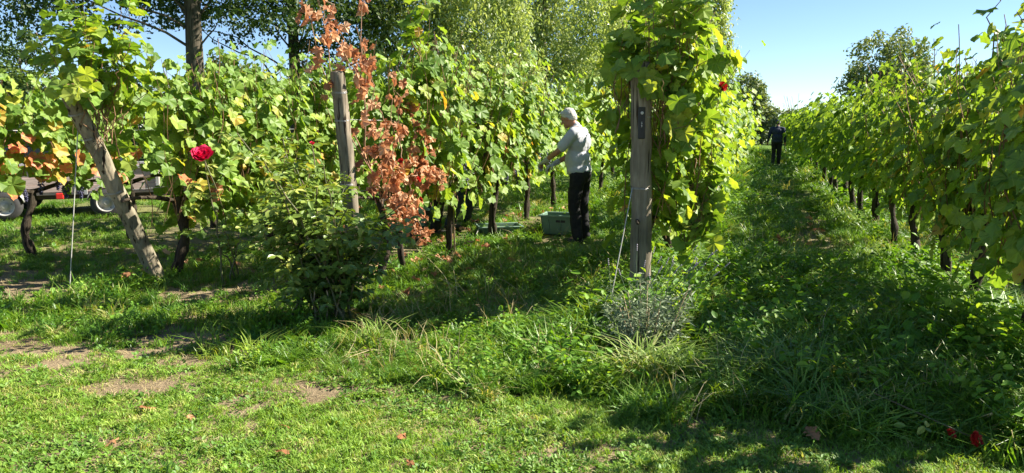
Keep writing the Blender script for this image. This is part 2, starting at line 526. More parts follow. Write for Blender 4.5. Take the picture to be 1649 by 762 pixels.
def bunch_mesh(seed):
    rng = np.random.default_rng(seed)
    V = []; F = []; n = 0
    for i in range(38):
        t = rng.random() ** .8
        r = .045 * (1 - t * .75) * math.sqrt(rng.random())
        a = rng.uniform(0, 6.28)
        c = np.array([r * math.cos(a), r * math.sin(a), -.02 - t * .15])
        V.append(ICO_V * rng.uniform(.0085, .0115) + c); F.append(ICO_F + n); n += len(ICO_V)
    return tri_mesh('grape_bunch', np.concatenate(V), np.concatenate(F), M_grape, smooth=True)


BUNCH = [bunch_mesh(k) for k in range(3)]


# ---------------------------------------------------------------- grape vines
def canopy(rng, length, z0, z1, thick, n_shoots, per_shoot, size, wild=.12, uoff=0.0, wild_p=.08):
    """leaves along upright shoots, in row coordinates (u, v, z); returns positions, tips, normals, sizes, shoots"""
    P = []; T = []; Nn = []; S = []; shoots = []
    for k in range(n_shoots):
        u0 = uoff + rng.uniform(-.5, .5) * length
        za = z0 + rng.uniform(-.12, .2)
        zb = z1 + rng.normal(0, wild)
        if rng.random() < wild_p: zb += rng.uniform(.1, .32)
        va, vb = rng.normal(0, thick * .35), rng.normal(0, thick * .75)
        ub = u0 + rng.normal(0, .16)
        t = np.linspace(0, 1, per_shoot)
        bow = np.sin(t * math.pi) * rng.normal(0, thick * .5)
        ax = np.stack([u0 + (ub - u0) * t + .04 * np.sin(t * 9 + k), va + (vb - va) * t + bow, za + (zb - za) * t ** .95], 1)
        shoots.append(ax)
        n = per_shoot
        sg = np.where((np.arange(n) + k) % 2 == 0, 1.0, -1.0) * np.where(rng.random(n) < .15, -1, 1)
        off = rng.uniform(.04, .17, n)
        p = ax.copy()
        p[:, 1] += sg * off
        p[:, 0] += rng.normal(0, .07, n)
        p[:, 2] += rng.normal(0, .05, n)
        nn = np.stack([rng.normal(0, .38, n), sg * rng.uniform(.45, 1, n), rng.uniform(.05, .95, n) + t * .25], 1)
        tt = np.stack([rng.normal(0, .55, n), sg * rng.uniform(.1, .7, n), -rng.uniform(.35, 1, n)], 1)
        P.append(p); T.append(tt); Nn.append(nn)
        S.append(rng.uniform(size[0], size[1], n) * (1 - .35 * np.clip(t - .7, 0, 1) / .3))
    return np.concatenate(P), np.concatenate(T), np.concatenate(Nn), np.concatenate(S), shoots


R3 = np.stack([DU, DV, UP])           # row coordinates -> world


def trunk_part(parent, rng, h=.82, r=.04, lean=0.0, arms=True, length=1.3):
    mb = MB()
    t = np.linspace(0, 1, 15)
    pts = np.stack([.045 * np.sin(t * 6 + rng.uniform(0, 6)) + lean * t, .03 * np.sin(t * 4 + rng.uniform(0, 6)), h * t - .03], 1)
    pts[0, :2] *= .4
    rad = r * (1.2 - .4 * t + .22 * np.sin(t * 19 + rng.uniform(0, 6)) * rng.uniform(.4, 1))
    rad[-1] *= 1.25
    mb.tube(pts @ R3, rad, 10, jit=.22, rng=rng)
    tr = mb.build('trunk', M_bark, parent, True)
    if arms:
        for s in (-1, 1):
            q = np.linspace(0, 1, 6)
            a = np.stack([pts[-1][0] + s * q * length * .45, pts[-1][1] + .03 * np.sin(q * 6), pts[-1][2] - .03 + .07 * np.sin(q * 2.2)], 1)
            MB().tube(a @ R3, r * (.62 - .3 * q), 6, jit=.2, rng=rng).build('cordon_arm', M_bark, parent, True)
    return tr


def make_vine(u, v, seed, label, group=None, near=True, length=1.4, z0=.8, z1=2.12, thick=.24, shoots=26, per=15, size=(.10, .175),
              face=1, n_obj=150, colour=None, bunches=0, th=.82, tr=.042, lean=0.0, extra=None, canes=7, tint_shift=0.0, uoff=0.0, keep_off=(), wild_p=.08):
    rng = np.random.default_rng(seed)
    base = UV(u, v)
    root = empty('grape_vine', base)
    tag(root, label, 'grape vine', group)
    P, T, Nn, S, sh = canopy(rng, length, z0, z1, thick, shoots, per, size, uoff=uoff, wild_p=wild_p)
    if extra is not None:
        for e in extra:
            p2, t2, n2, s2, h2 = e(rng)
            P = np.concatenate([P, p2]); T = np.concatenate([T, t2]); Nn = np.concatenate([Nn, n2]); S = np.concatenate([S, s2]); sh = sh + h2
    for (pu, pv, pz0, pz1, ru_, rv_) in keep_off:
        k_ = ~((P[:, 0] > pu - ru_) & (P[:, 0] < pu + .08) & (np.abs(P[:, 1] - pv) < rv_) & (P[:, 2] > pz0) & (P[:, 2] < pz1))
        P, T, Nn, S = P[k_], T[k_], Nn[k_], S[k_]
    P = P @ R3; T = T @ R3; Nn = Nn @ R3
    trunk_part(root, rng, th, tr, lean, True, length)
    tint = np.clip(rng.beta(2.0, 2.2, len(P)) * .95 + tint_shift, 0, 1)
    if near:
        n_obj = int(n_obj * .88)
        Pu = P @ DV * face - P @ DU * .35          # turned to the lane the photograph is taken from
        order = np.argsort(-(Pu + rng.normal(0, .06, len(P))))
        pick = order[:n_obj]; rest = order[n_obj:]
        col = rng.random(len(pick))
        yl, rd = (colour or (.03, .0))
        lowness = np.clip((1.4 - P[pick, 2]) / .55, 0, 1)
        isr = col < rd * 2.2 * lowness
        isy = (~isr) & (col > 1 - yl * (.25 + 1.5 * lowness))
        for sel, ms in ((isr, LM_red), (isy, LM_yel), (~(isr | isy), LM_green)):
            q = pick[sel]
            leaf_objects(root, ms, P[q], T[q], Nn[q], S[q], rng)
        for a in sh[:canes] + ([] if extra is None else sh[-min(6, canes):]):
            MB().tube(a @ R3, np.linspace(.0055, .003, len(a)), 5, caps=False).build('cane', M_cane, root, True)
        mb = MB()
        for a in sh[canes:]:
            mb.tube(a @ R3, np.linspace(.0045, .0025, len(a)), 3, caps=False)
        mb.build('thin_shoots', M_cane, root, True)['kind'] = 'stuff'
        stuff_part('foliage', root, [batch(VL, VLF, P[rest], T[rest], Nn[rest], S[rest], rng, tint[rest])], M_vine)
    else:
        stuff_part('foliage', root, [batch(VLo, VLoF, P, T, Nn, S, rng, tint)], M_vine)
    for b in range(bunches):
        o = bpy.data.objects.new('grape_bunch', BUNCH[int(rng.integers(0, 3))])
        p = np.array([rng.uniform(-.5, .5) * length * .8, face * rng.uniform(.02, .2), th + rng.uniform(-.02, .2)]) @ R3
        o.location = p; o.rotation_euler = (0, 0, rng.uniform(0, 6)); s = rng.uniform(.9, 1.25); o.scale = (s, s, s)
        link(o, root)
    return root


def tuft(du, dv, zc, ru, rv, rz, n_shoots, per, size, droop=.2):
    """a bushy head of shoots climbing over a post; row coordinates relative to the vine"""
    def f(rng):
        P = []; T = []; Nn = []; S = []; sh = []
        for k in range(n_shoots):
            a = rng.uniform(0, 6.283)
            e = np.array([du + ru * rng.uniform(.2, 1) * math.cos(a), dv + rv * rng.uniform(.2, 1) * math.sin(a), zc + rz * rng.uniform(-.6, 1)])
            s = np.array([du + rng.normal(0, .08), dv + rng.normal(0, .06), zc - rz * rng.uniform(.5, 1.3)])
            t = np.linspace(0, 1, per)[:, None]
            ax = s + (e - s) * t; ax[:, 2:] += np.sin(t * 3.1) * droop * rng.uniform(-.3, 1); ax[:, :2] += rng.normal(0, .02, (per, 2))
            sh.append(ax)
            out = ax - np.array([du, dv, zc - .2]); out /= np.linalg.norm(out, axis=1)[:, None] + .05
            p = ax + out * .05 + rng.normal(0, .055, (per, 3))
            P.append(p); Nn.append(out * .8 + np.array([0, 0, .55]) + rng.normal(0, .4, (per, 3)))
            T.append(out * .5 + np.array([0, 0, -.8]) + rng.normal(0, .45, (per, 3)))
            S.append(rng.uniform(size[0], size[1], per))
        return np.concatenate(P), np.concatenate(T), np.concatenate(Nn), np.concatenate(S), sh
    return f


V_R, V_M, V_1, V_2, V_3 = 1.58, -.86, -3.36, -5.5, -7.62
FARG = 'vines of the receding rows'

# middle row M, climbing over its end post
make_vine(6.25, V_M, 101, 'grape vine climbing high over the upright end post beside the lane', 'vines near the row ends', length=1.5, shoots=30, z0=.72,
          z1=2.2, n_obj=270, colour=(.012, .0), thick=.26, tint_shift=.12, th=.75, canes=9, uoff=.3, keep_off=[(-.5, 0, 0, 1.76, .9, .22), (-.45, .98, 0, 4, 1.2, .3)],
          extra=[tuft(-.45, .2, 2.2, .5, .52, .8, 28, 13, (.09, .165)), tuft(-.5, -.16, 2.0, .2, .2, .45, 8, 9, (.10, .17)), tuft(-.1, .36, 1.3, .6, .34, .7, 18, 12, (.085, .155))])
make_vine(7.6, V_M, 102, 'sunlit grape vine second from the upright end post beside the lane', 'vines near the row ends', n_obj=190, tint_shift=.14, colour=(.06, 0), thick=.34, z0=.55, z1=2.2, shoots=34)
make_vine(9.0, V_M, 103, 'sunlit grape vine third from the upright end post beside the lane', 'vines near the row ends', n_obj=120, tint_shift=.14, colour=(.06, 0), thick=.34, z0=.6, z1=2.2, shoots=32)
# row behind the man
make_vine(7.7, V_1, 111, 'grape vine with slender dark trunk and thin stake right of the rust-brown dry vine', 'vines near the row ends', n_obj=230, colour=(.07, .01), bunches=2, tr=.032,
          z0=.72, z1=2.25, th=.9, shoots=38, extra=[tuft(-.75, .05, 2.45, .16, .16, .6, 5, 10, (.12, .19), .05)], tint_shift=.08)
make_vine(9.25, V_1, 112, 'grape vine with shaggy brown canes round its trunk beside the low tray', 'vines near the row ends', n_obj=210, colour=(.05, .01), bunches=5, z0=.74, th=.9, tint_shift=.1, z1=2.25, shoots=38)
make_vine(10.75, V_1, 113, 'grape vine hung with dark grapes where the man in grey is picking', 'vines near the row ends', n_obj=150, colour=(.04, .01), bunches=9, z0=.78, th=.95, tint_shift=.12, shoots=38, z1=2.2)
# row with the leaning post
make_vine(5.78, V_2 + .06, 121, 'grape vine with reddened lower leaves beside the leaning post', 'vines near the row ends', n_obj=300, colour=(.06, .16), bunches=1, tr=.045, z0=.58, z1=1.95, shoots=36,
          extra=[tuft(-.75, -.05, 2.08, .65, .55, .68, 38, 12, (.095, .175))], canes=9, uoff=.3, tint_shift=.06, keep_off=[(-.2, -.06, 0, 1.1, .9, .34), (-.6, -.06, 0, 1.72, .8, .36)])
make_vine(7.2, V_2, 122, 'pale green grape vine behind the pink rose', 'vines near the row ends', n_obj=240, colour=(.05, .03), tint_shift=.06, shoots=42, z0=.52, z1=2.15)
make_vine(8.6, V_2, 123, 'pale green grape vine rising behind the leafy rose bush', 'vines near the row ends', n_obj=220, colour=(.04, .01), tint_shift=.06, shoots=42, z0=.55, z1=2.22)
make_vine(10.0, V_2, 124, 'grape vine seen behind the grey split post', 'vines near the row ends', n_obj=120, colour=(.03, 0), tint_shift=.06, shoots=28)
# leftmost row, thin, with the trailer showing through
make_vine(5.9, V_3, 131, 'thin grape vine with orange leaves and dark bunches in front of the trailer', 'vines near the row ends', n_obj=150, colour=(.12, .30), bunches=5, shoots=24, per=12, z0=.84, z1=1.85, size=(.12, .2), th=.78, canes=9, thick=.2, tint_shift=.1)
make_vine(7.3, V_3, 132, 'thin grape vine seen behind the leaning post', 'vines near the row ends', n_obj=130, colour=(.06, .08), bunches=1, shoots=24, per=12, z0=.85, z1=1.95, th=.8, thick=.22, tint_shift=.08)
make_vine(8.75, V_3, 133, 'grape vine low in the shade behind the pink rose stem', 'vines near the row ends', n_obj=60, colour=(.05, .03), shoots=22, z0=.95)
# right-hand row, seen from its shaded side
RK = [(5.05, 'shaded grape vine at the frame edge with foliage hanging to the weeds', 30, .6), (6.1, 'shaded grape vine with a tall shoot against the sky at the frame edge', 34, .56), (7.15, 'shaded grape vine with the thickest dark trunk beside the lane', 34, .72),
      (8.5, 'shaded grape vine second behind the thickest trunk of the shaded row', 34, .7), (9.9, 'shaded grape vine third behind the thickest trunk of the shaded row', 34, .66)]
RK.append((4.42, 'shaded grape vine leaning into the picture at its lower frame edge', 22, .7))
for k, (u, lab, ns, z0) in enumerate(RK):
    ex = [tuft(.15, 0, 2.25, .2, .15, .5, 4, 8, (.12, .18), .05)] if k == 1 else None
    make_vine(u, V_R, 140 + k, lab, 'vines of the shaded row', n_obj=(240, 230, 210, 170, 110, 60)[k], face=-1, colour=(.03, .0), shoots=ns + 1, per=16, z0=z0, z1=(1.9, 1.95, 1.98, 2.0, 1.96, 1.9)[k],
              th=.8, tr=.036, lean=.06, thick=.27, extra=ex, size=(.085, .145), tint_shift=.02, length=1.35 if k < 5 else .8)

# farther vines of every row
far = []
for v, u0, u1, lab, dens in ((V_M, 10.4, 44, 'far sunlit grape vine in the row left of the walking person', 24), (V_R, 11.3, 44, 'far shaded grape vine in the row right of the walking person', 25),
                             (V_1, 12.2, 24, 'far grape vine in the row behind the man in grey', 24), (V_2, 11.4, 17, 'far grape vine in the row ahead of the leaning post', 22),
                             (V_3, 10.2, 14.5, 'far grape vine in the thin row by the trailer', 18), (3.95, 7.2, 18.5, 'grape vine of the next row glimpsed through the shaded row', 20)):
    u = u0; k = 0
    while u < u1:
        d = u
        f_ = max(.34, 1 - (d - 10) / 36)
        make_vine(u, v, int(1000 + v * 100 + k * 7), lab, 'far vines: ' + lab, near=False, shoots=int((dens + (10 if v > 0 else 0)) * f_), per=15, size=(.11 / math.sqrt(f_), .18 / math.sqrt(f_)),
                  z1=(1.95 if v > 0 else 2.12) + .1 * math.sin(k * 1.7), z0=(.72 if v > 0 else .6) if v > -2 else .75, tint_shift=.1 if v != V_R else -.02, length=1.5, thick=.36, wild_p=0.0)  # lower tint on the right-hand row puts its shade into the colour
        u += 1.4; k += 1


# ---------------------------------------------------------------- the dry, rust-brown vine at the end of the row with the split post
def dry_vine():
    rng = np.random.default_rng(55)
    root = empty('grape_vine', UV(6.12, V_1))
    tag(root, 'dead grape vine with curled rust-brown leaves climbing past the grey post', 'grape vine')
    trunk_part(root, rng, .85, .036, 0, True, 1.1)
    canes = []
    spec = [((-.1, .05, .8), (-.9, -.06, 1.9), (-.72, -.12, 2.95)), ((-.2, .05, .8), (-.5, .05, 1.9), (-.35, .1, 2.75)), ((0, .05, .85), (-.75, .02, 1.5), (-.9, -.14, 2.4)),
            ((.1, .05, .85), (-.1, .12, 1.5), (-.45, .05, 2.3)), ((.25, .05, .85), (.3, .12, 1.2), (.05, .14, 1.95)), ((.4, .05, .85), (.5, .12, 1.25), (.45, .12, 1.75)),
            ((.1, .1, .9), (.2, .2, .75), (.25, .22, .45)), ((.35, .1, .9), (.42, .2, .7), (.4, .22, .4)), ((-.1, .08, .85), (-.3, .16, 1.1), (-.38, .2, 1.5)),
            ((.5, .1, .9), (.62, .16, 1.0), (.7, .15, 1.5)), ((0, .1, .85), (-.05, .2, 1.2), (-.1, .2, 1.75)), ((-.3, .0, 1.9), (-.62, -.1, 2.25), (-.72, -.15, 2.6)), ((-.45, .1, 1.75), (-.75, .1, 2.1), (-.95, .1, 2.45)), ((-.4, .1, 1.5), (-.55, .15, 1.75), (-.5, .15, 2.15)), ((.3, .15, 1.0), (.55, .25, 1.15), (.75, .3, .95)), ((.0, .15, 1.0), (-.2, .25, .9), (-.2, .28, .6))]
    P = []; 
    for a, b, c in spec:
        t = np.linspace(0, 1, 14)[:, None]
        ax = (1 - t) ** 2 * np.array(a) + 2 * t * (1 - t) * np.array(b) + t ** 2 * np.array(c)
        ax = ax + rng.normal(0, .018, ax.shape)
        canes.append(ax)
        MB().tube(ax @ R3, np.linspace(.006, .003, 14), 5, caps=False).build('cane', M_drycane, root, True)
        n = int(rng.integers(24, 32)) if c[2] < 1.9 else int(rng.integers(12, 18))
        i = rng.uniform(.12, 1, n)
        # dry leaves hang in bunches along the cane
        cl = rng.choice(np.linspace(.15, 1, 6), n) + rng.normal(0, .03, n)
        i = np.clip(np.where(rng.random(n) < .8, cl, i), 0, .999) * 13
        lo = i.astype(int); fr = (i - lo)[:, None]
        p = ax[lo] * (1 - fr) + ax[np.minimum(lo + 1, 13)] * fr
        P.append(p + rng.normal(0, .045, p.shape))
    P = np.concatenate(P); n = len(P)
    T = np.stack([rng.normal(0, .4, n), rng.normal(0, .4, n), -np.ones(n)], 1)
    Nn = np.stack([rng.normal(-.2, .6, n), rng.normal(.5, .6, n), rng.normal(.1, .4, n)], 1)
    S = rng.uniform(.055, .105, n)
    leaf_objects(root, LM_dry, (P @ R3)[:280], (T @ R3)[:280], (Nn @ R3)[:280], S[:280], rng)
    if n > 280:
        stuff_part('dry_foliage', root, [batch(DRYL, DRYF, (P @ R3)[280:], (T @ R3)[280:], (Nn @ R3)[280:], S[280:], rng)], M_dry)


dry_vine()
make_vine(6.75, V_1 - .1, 116, 'green grape vine tangled behind the dead rust-brown vine', 'vines near the row ends', n_obj=110, colour=(.06, .02), length=1.2, shoots=20, z0=.8, z1=2.1, thick=.2, tint_shift=.08, tr=.03)


# ---------------------------------------------------------------- posts, wires, cords
def make_post(base, top, r, mat, label, seed, n=34):
    rng = np.random.default_rng(seed)
    root = empty('end_post', base)
    tag(root, label, 'post', 'end posts of the vine rows')
    t = np.linspace(-.12, 1, 22)[:, None]
    ax = (np.asarray(top) - np.asarray(base)) * t
    ax[:, :2] += rng.normal(0, .003, (22, 2)) + .012 * np.sin(t * 4.2 + seed)
    rad = r * (1.07 - .12 * t[:, 0] + rng.normal(0, .008, 22))
    rad = np.append(rad, rad[-1] * .86); ax = np.concatenate([ax, ax[-1:] + (ax[-1] - ax[-2]) * .16])
    MB().tube(ax, rad, n, jit=.075, rng=rng).build('shaft', mat, root, True)
    axv = np.asarray(top) - np.asarray(base)
    for q in (.52, .80, .92):
        c = axv * q; rr = r * (1.07 - .12 * q) * 1.03
        a = np.cross(axv, [0, 1.0, 0.1]); a /= np.linalg.norm(a); b = np.cross(axv, a); b /= np.linalg.norm(b)
        th = np.linspace(0, 4 * math.pi, 34)
        pts = c + rr * (np.cos(th)[:, None] * a + np.sin(th)[:, None] * b) + (axv / np.linalg.norm(axv)) * (np.linspace(-.008, .008, 34) + .003 * np.sin(th * 2))[:, None]
        MB().tube(pts, .0022, 5, caps=False).build('wire_wrap', M_wire, root, True)
    return root


pL2b = UV(5.6, V_2 - .06); pL2t = pL2b + DU * -.82 + DV * -.02 + UP * 1.74
make_post(pL2b, pL2t, .069, M_post, 'round pale wooden end post leaning outward, braced by a white cord', 11)
pL1b = UV(5.62, V_1); pL1t = pL1b + DU * -.18 + DV * .0 + UP * 1.93
make_post(pL1b, pL1t, .062, M_postgrey, 'grey split wooden end post rising behind the rose bush', 12)
pMb = UV(5.75, V_M); pMt = pMb + DU * -.03 + DV * -.01 + UP * 1.96
make_post(pMb, pMt, .077, M_postgrey, 'thick upright wooden end post with a small black tag, overgrown by vine', 13)

# black tag nailed on the upright post
tg = empty('post_tag', pMb + UP * 1.52 + np.array([-.035, -.107, 0]), math.radians(8))
tag(tg, 'small black tag with white marks fixed to the upright post', 'tag')
MB().box((0, 0, 0), (.055, .012, .24), bev=.004).build('plate', M_black, tg)
MB().box((0, -.008, -.012), (.008, .004, .045), bev=.001).build('white_strip', M_rail, tg)
MB().lathe([(.012, -.006), (.012, -.010), (.008, -.011)], 14, (0, 0, .075), 'y').build('white_dial', M_rail, tg)
for i in range(3):
    MB().box((0, -.0105, -.03 + i * .018), (.006, .001, .007)).build('digit', M_black, tg)

# cords and wires
def line(name, a, b, r, mat, label, cat, group=None, sag=0.0):
    t = np.linspace(0, 1, 12)[:, None]
    p = np.asarray(a) + (np.asarray(b) - np.asarray(a)) * t
    p[:, 2:] -= sag * 4 * t * (1 - t)
    return tag(MB().tube(p, r, 6).build(name, mat, None, True), label, cat, group)


gL2 = UV(4.78, V_2 - .28)
line('guy_cord', gL2 - UP * .03, pL2b + (pL2t - pL2b) * .84 + DV * -.08, .004, M_cord, 'white cord stretched from the leaning post down to the grass', 'cord')
line('guy_cord', UV(5.2, V_M - .17) + np.array([.0, .0, -.03]), pMb + UP * 1.02 + np.array([-.085, -.055, 0]), .004, M_cord, 'white cord running down the upright post beside the lavender', 'cord')
for zz, lab in ((.98, 'lower trellis wire of the thin row in front of the trailer'), (1.28, 'middle trellis wire of the thin row in front of the trailer'), (1.44, 'upper trellis wire of the thin row in front of the trailer')):
    line('trellis_wire', UV(3.6, V_3, zz), UV(12, V_3, zz), .0035, M_wire, lab, 'wire', 'trellis wires', .02)
for zz, lab in ((.9, 'lower trellis wire running back from the leaning post'), (1.45, 'upper trellis wire running back from the leaning post')):
    line('trellis_wire', UV(5.3, V_2, zz), UV(13, V_2, zz), .003, M_wire, lab, 'wire', 'trellis wires', .02)
for zz, lab in ((.92, 'lower trellis wire running back from the grey split post'), (1.55, 'upper trellis wire running back from the grey split post')):
    line('trellis_wire', UV(5.5, V_1, zz), UV(14, V_1, zz), .003, M_wire, lab, 'wire', 'trellis wires', .02)
# thin stake next to the second trunk
tag(MB().tube([UV(7.72, V_1 + .06, -.05), UV(7.7, V_1 + .05, 1.15)], .011, 8).build('vine_stake', M_drystem, None, True), 'thin bare stake standing beside the slender dark vine trunk', 'stake')


# ---------------------------------------------------------------- roses
def petals(rng, R=.05, n=46):
    P, F = leaf_set([(0, 0), (.42, .35), (.5, .75), (.28, 1.0), (0, .96)], 5, 77, fold=.5, curl=-.9, rip=.05)
    k = np.arange(n); a = k * 2.4 + rng.normal(0, .2, n); t = k / n
    tilt = .12 + 1.15 * t ** .8
    out = np.stack([np.cos(a), np.sin(a), np.zeros(n)], 1)
    T = out * np.sin(tilt)[:, None] + UP * np.cos(tilt)[:, None]
    Nn = -out * np.cos(tilt)[:, None] + UP * np.sin(tilt)[:, None]
    return batch(P, F, out * (R * .12 + R * .2 * t[:, None]), T, Nn, R * (.7 + .45 * t), rng)


def flower(parent, loc, R, mat, seed, tilt=(0, 0, 0), name='flower'):
    rng = np.random.default_rng(seed)
    V, F, t = petals(rng, R)
    o = link(bpy.data.objects.new(name, tri_mesh(name, V, F, mat, t)), parent)
    o.location = tuple(loc); o.rotation_euler = tilt
    return o


LM_rose = leaf_meshes(OV, OVF, 'leaf', M_rose_o)
LM_rose_lit = leaf_meshes(OV, OVF, 'leaf', M_rose_lit_o)


def rose_bush(base, label, seed, height, width, n_stem, n_comp, n_obj, light_dir, bare=.16, cat='rose bush'):
    rng = np.random.default_rng(seed)
    root = empty('rose_bush', base)
    tag(root, label, cat)
    P = []; T = []; Nn = []; S = []; Lt = []
    stems = []
    for k in range(n_stem):
        a = rng.uniform(0, 6.283); r = width * rng.uniform(.25, 1)
        e = np.array([r * math.cos(a), r * math.sin(a) * .8, height * (rng.uniform(.45, .95) if k % 5 else rng.uniform(1.0, 1.15)) * (1 - .14 * math.cos(a))])
        s = np.array([rng.normal(0, width * .2), rng.normal(0, .1), -.03])
        t = np.linspace(0, 1, 12)[:, None]
        ax = s + (e - s) * np.concatenate([t ** 1.25, t ** 1.25, t ** .85], 1) + rng.normal(0, .008, (12, 3))
        stems.append(ax)
        MB().tube(ax, np.linspace(.010, .004, 12), 6, caps=False).build('stem', M_rosestem, root, True)
    for c in range(n_comp):
        ax = stems[int(rng.integers(0, n_stem))]
        i = rng.uniform(bare, 1) * 10.9; lo = int(i)
        p = ax[lo] + (ax[lo + 1] - ax[lo]) * (i - lo)
        d = rng.normal(0, 1, 3); d[2] = abs(d[2]) * .3; d /= np.linalg.norm(d)
        d = d * .8 + np.array([p[0], p[1], 0]) / (width + .01) * .5
        p = p + d * rng.uniform(.02, .2)
        side = np.cross(d, UP); side /= np.linalg.norm(side) + 1e-6
        for q, (f, sd) in enumerate(((.1, 0), (.055, 1), (.055, -1), (.02, 1), (.02, -1))):
            pp = p + d * f
            tt = d * (.9 if sd == 0 else .45) + side * sd * .8 + rng.normal(0, .15, 3) + np.array([0, 0, -.25])
            P.append(pp); T.append(tt); Nn.append(UP * .9 + d * .3 + rng.normal(0, .3, 3)); S.append(rng.uniform(.05, .08))
            Lt.append(np.dot(p - np.array([0, 0, height * .5]), light_dir) + rng.normal(0, .12))  # leaves towards this side get lit colours: painted light
    P = np.array(P); T = np.array(T); Nn = np.array(Nn); S = np.array(S); Lt = np.array(Lt)
    order = np.argsort(P[:, 1] + rng.normal(0, .05, len(P)))          # those turned to the lawn first
    pick, rest = order[:n_obj], order[n_obj:]
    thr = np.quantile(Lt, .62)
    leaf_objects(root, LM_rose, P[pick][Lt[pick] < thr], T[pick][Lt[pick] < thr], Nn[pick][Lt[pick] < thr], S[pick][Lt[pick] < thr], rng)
    leaf_objects(root, LM_rose_lit, P[pick][Lt[pick] >= thr], T[pick][Lt[pick] >= thr], Nn[pick][Lt[pick] >= thr], S[pick][Lt[pick] >= thr], rng)
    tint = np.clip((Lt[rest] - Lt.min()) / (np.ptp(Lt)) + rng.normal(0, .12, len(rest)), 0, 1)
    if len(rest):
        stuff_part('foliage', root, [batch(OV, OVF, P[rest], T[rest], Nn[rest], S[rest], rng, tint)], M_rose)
    return root, stems


# sunlight on the upper left is put into this bush's leaf colours
rb, _ = rose_bush(np.array([-1.38, 5.42, float(gz(-1.38, 5.42))]), 'large leafy rose bush without blooms at the foot of the grey post', 61, 1.14, .70, 30, 780, 300, np.array([-.75, -.1, .75]))
for k in range(3):
    t = np.linspace(0, 1, 7)[:, None]
    MB().tube(np.array([-.05 + k * .05, -.12, -.02]) + np.array([-.03 + .05 * k, -.03, .3]) * t + np.random.default_rng(k).normal(0, .008, (7, 3)), .006, 5).build('dead_twig', M_drystem, rb, True)

# the rose with the bright bloom
rp = np.array([-2.72, 6.9, float(gz(-2.72, 6.9))])
r2, st = rose_bush(rp, 'slim rose bush with one bright pink bloom beside the reddened vine', 62, 1.02, .24, 4, 44, 150, np.array([.2, -.5, .8]), .35)
flower(r2, np.array([-.10, -.2, 1.2]), .085, M_petal, 5, (math.radians(38), 0, .2))
MB().tube(np.array([(0, 0, .6), (-.04, -.08, .9), (-.09, -.18, 1.16)]), .005, 6).build('stem', M_rosestem, r2, True)
fl = flower(None, UV(7.4, V_2 + .55, 1.26), .028, M_petal, 6, (math.radians(40), 0, .2), 'rose_bloom')
tag(fl, 'small dark pink rosebud among the pale green vine leaves', 'rose')
fr = empty('red_rose', np.array([2.1, 3.16, float(gz(2.1, 3.16)) + .01]))
tag(fr, 'red rose lying low in the grass at the edge of the lawn', 'rose')
flower(fr, (0, 0, .05), .034, M_petal_red, 7, (math.radians(65), 0, .6))
flower(fr, (-.07, .06, .05), .022, M_petal_red, 17, (math.radians(50), .4, .2))
MB().tube([(0, .02, .06), (-.12, .12, .1), (-.32, .28, .17)], .004, 6).build('stem', M_rosestem, fr, True)
rng = np.random.default_rng(8)
n = 14
pp = np.stack([rng.uniform(-.3, .02, n), rng.uniform(-.02, .22, n), rng.uniform(.05, .13, n)], 1)
leaf_objects(fr, LM_rose + LM_rose_lit[:2], pp, rng.normal(0, 1, (n, 3)), rng.normal(0, .4, (n, 3)) + UP, rng.uniform(.04, .06, n), rng)
cl = flower(None, UV(5.9, V_M + .56, 1.78), .034, M_petal_red, 9, (math.radians(70), 0, .4), 'rose_bloom')
tag(cl, 'red bloom high among the leaves beside the upright post', 'rose')
for k, (u, dv, z) in enumerate(((5.95, .3, 1.18), (6.25, .32, 1.0), (6.2, .36, .82))):
    f_ = flower(None, UV(u, V_1 + dv, z), .024, M_petal_red, 20 + k, (math.radians(60), 0, k), 'rose_bloom')
    tag(f_, ('small red bloom highest among the dry brown leaves', 'small red bloom halfway down the dry brown leaves', 'small red bloom lowest among the dry brown leaves')[k], 'rose', 'red blooms in the dry vine')


# ---------------------------------------------------------------- lavender
def lavender():
    rng = np.random.default_rng(71)
    c = np.array([.86, 4.55, float(gz(.86, 4.55))])
    root = empty('lavender_bush', c)
    tag(root, 'grey-green lavender with thin spent stalks in front of the upright post', 'lavender')
    P = []; T = []
    for k in range(84):
        a = rng.uniform(0, 6.283); r = .32 * math.sqrt(rng.random())
        e = np.array([r * math.cos(a) * 1.1, r * math.sin(a), rng.uniform(.26, .54)])
        s = e * np.array([.3, .3, 0])
        t = np.linspace(0, 1, 6)[:, None]
        ax = s + (e - s) * t
        if k < 24:
            MB().tube(ax, .003, 4, caps=False).build('woody_stem', M_drystem, root, True)
        for q in np.linspace(.25, 1, 22):
            p = s + (e - s) * q
            b = rng.uniform(0, 6.283); d = np.array([math.cos(b), math.sin(b), rng.uniform(.3, 1.0)])
            P.append(p); T.append(d)
    P = np.array(P); T = np.array(T); n = len(P)
    stuff_part('foliage', root, [batch(LANCE, LANCEF, P, T, rng.normal(0, .5, (n, 3)) + UP, rng.uniform(.045, .075, n), rng)], M_lav)
    for k in range(26):
        a = rng.uniform(-.7, 1.1); L_ = rng.uniform(.55, .85)
        s = np.array([rng.normal(.03, .1), rng.normal(0, .08), .2])
        e = s + np.array([math.sin(a) * L_ * .55, rng.normal(0, .07), L_ * .62])
        t = np.linspace(0, 1, 7)[:, None]
        ax = s + (e - s) * t + np.sin(t * 3.1) * np.array([-.02, 0, .02])
        st = MB().tube(ax, .0018, 4, caps=False).build('flower_stalk', M_lav, root, True)
        d = (ax[-1] - ax[-2]); d /= np.linalg.norm(d)
        mb = MB()
        for q in range(4):
            mb.tube([ax[-1] + d * (q * .012), ax[-1] + d * (q * .012 + .006), ax[-1] + d * (q * .012 + .011)], [.002, .005, .002], 6)
        mb.build('flower_head', M_lavflower, st, True)


lavender()


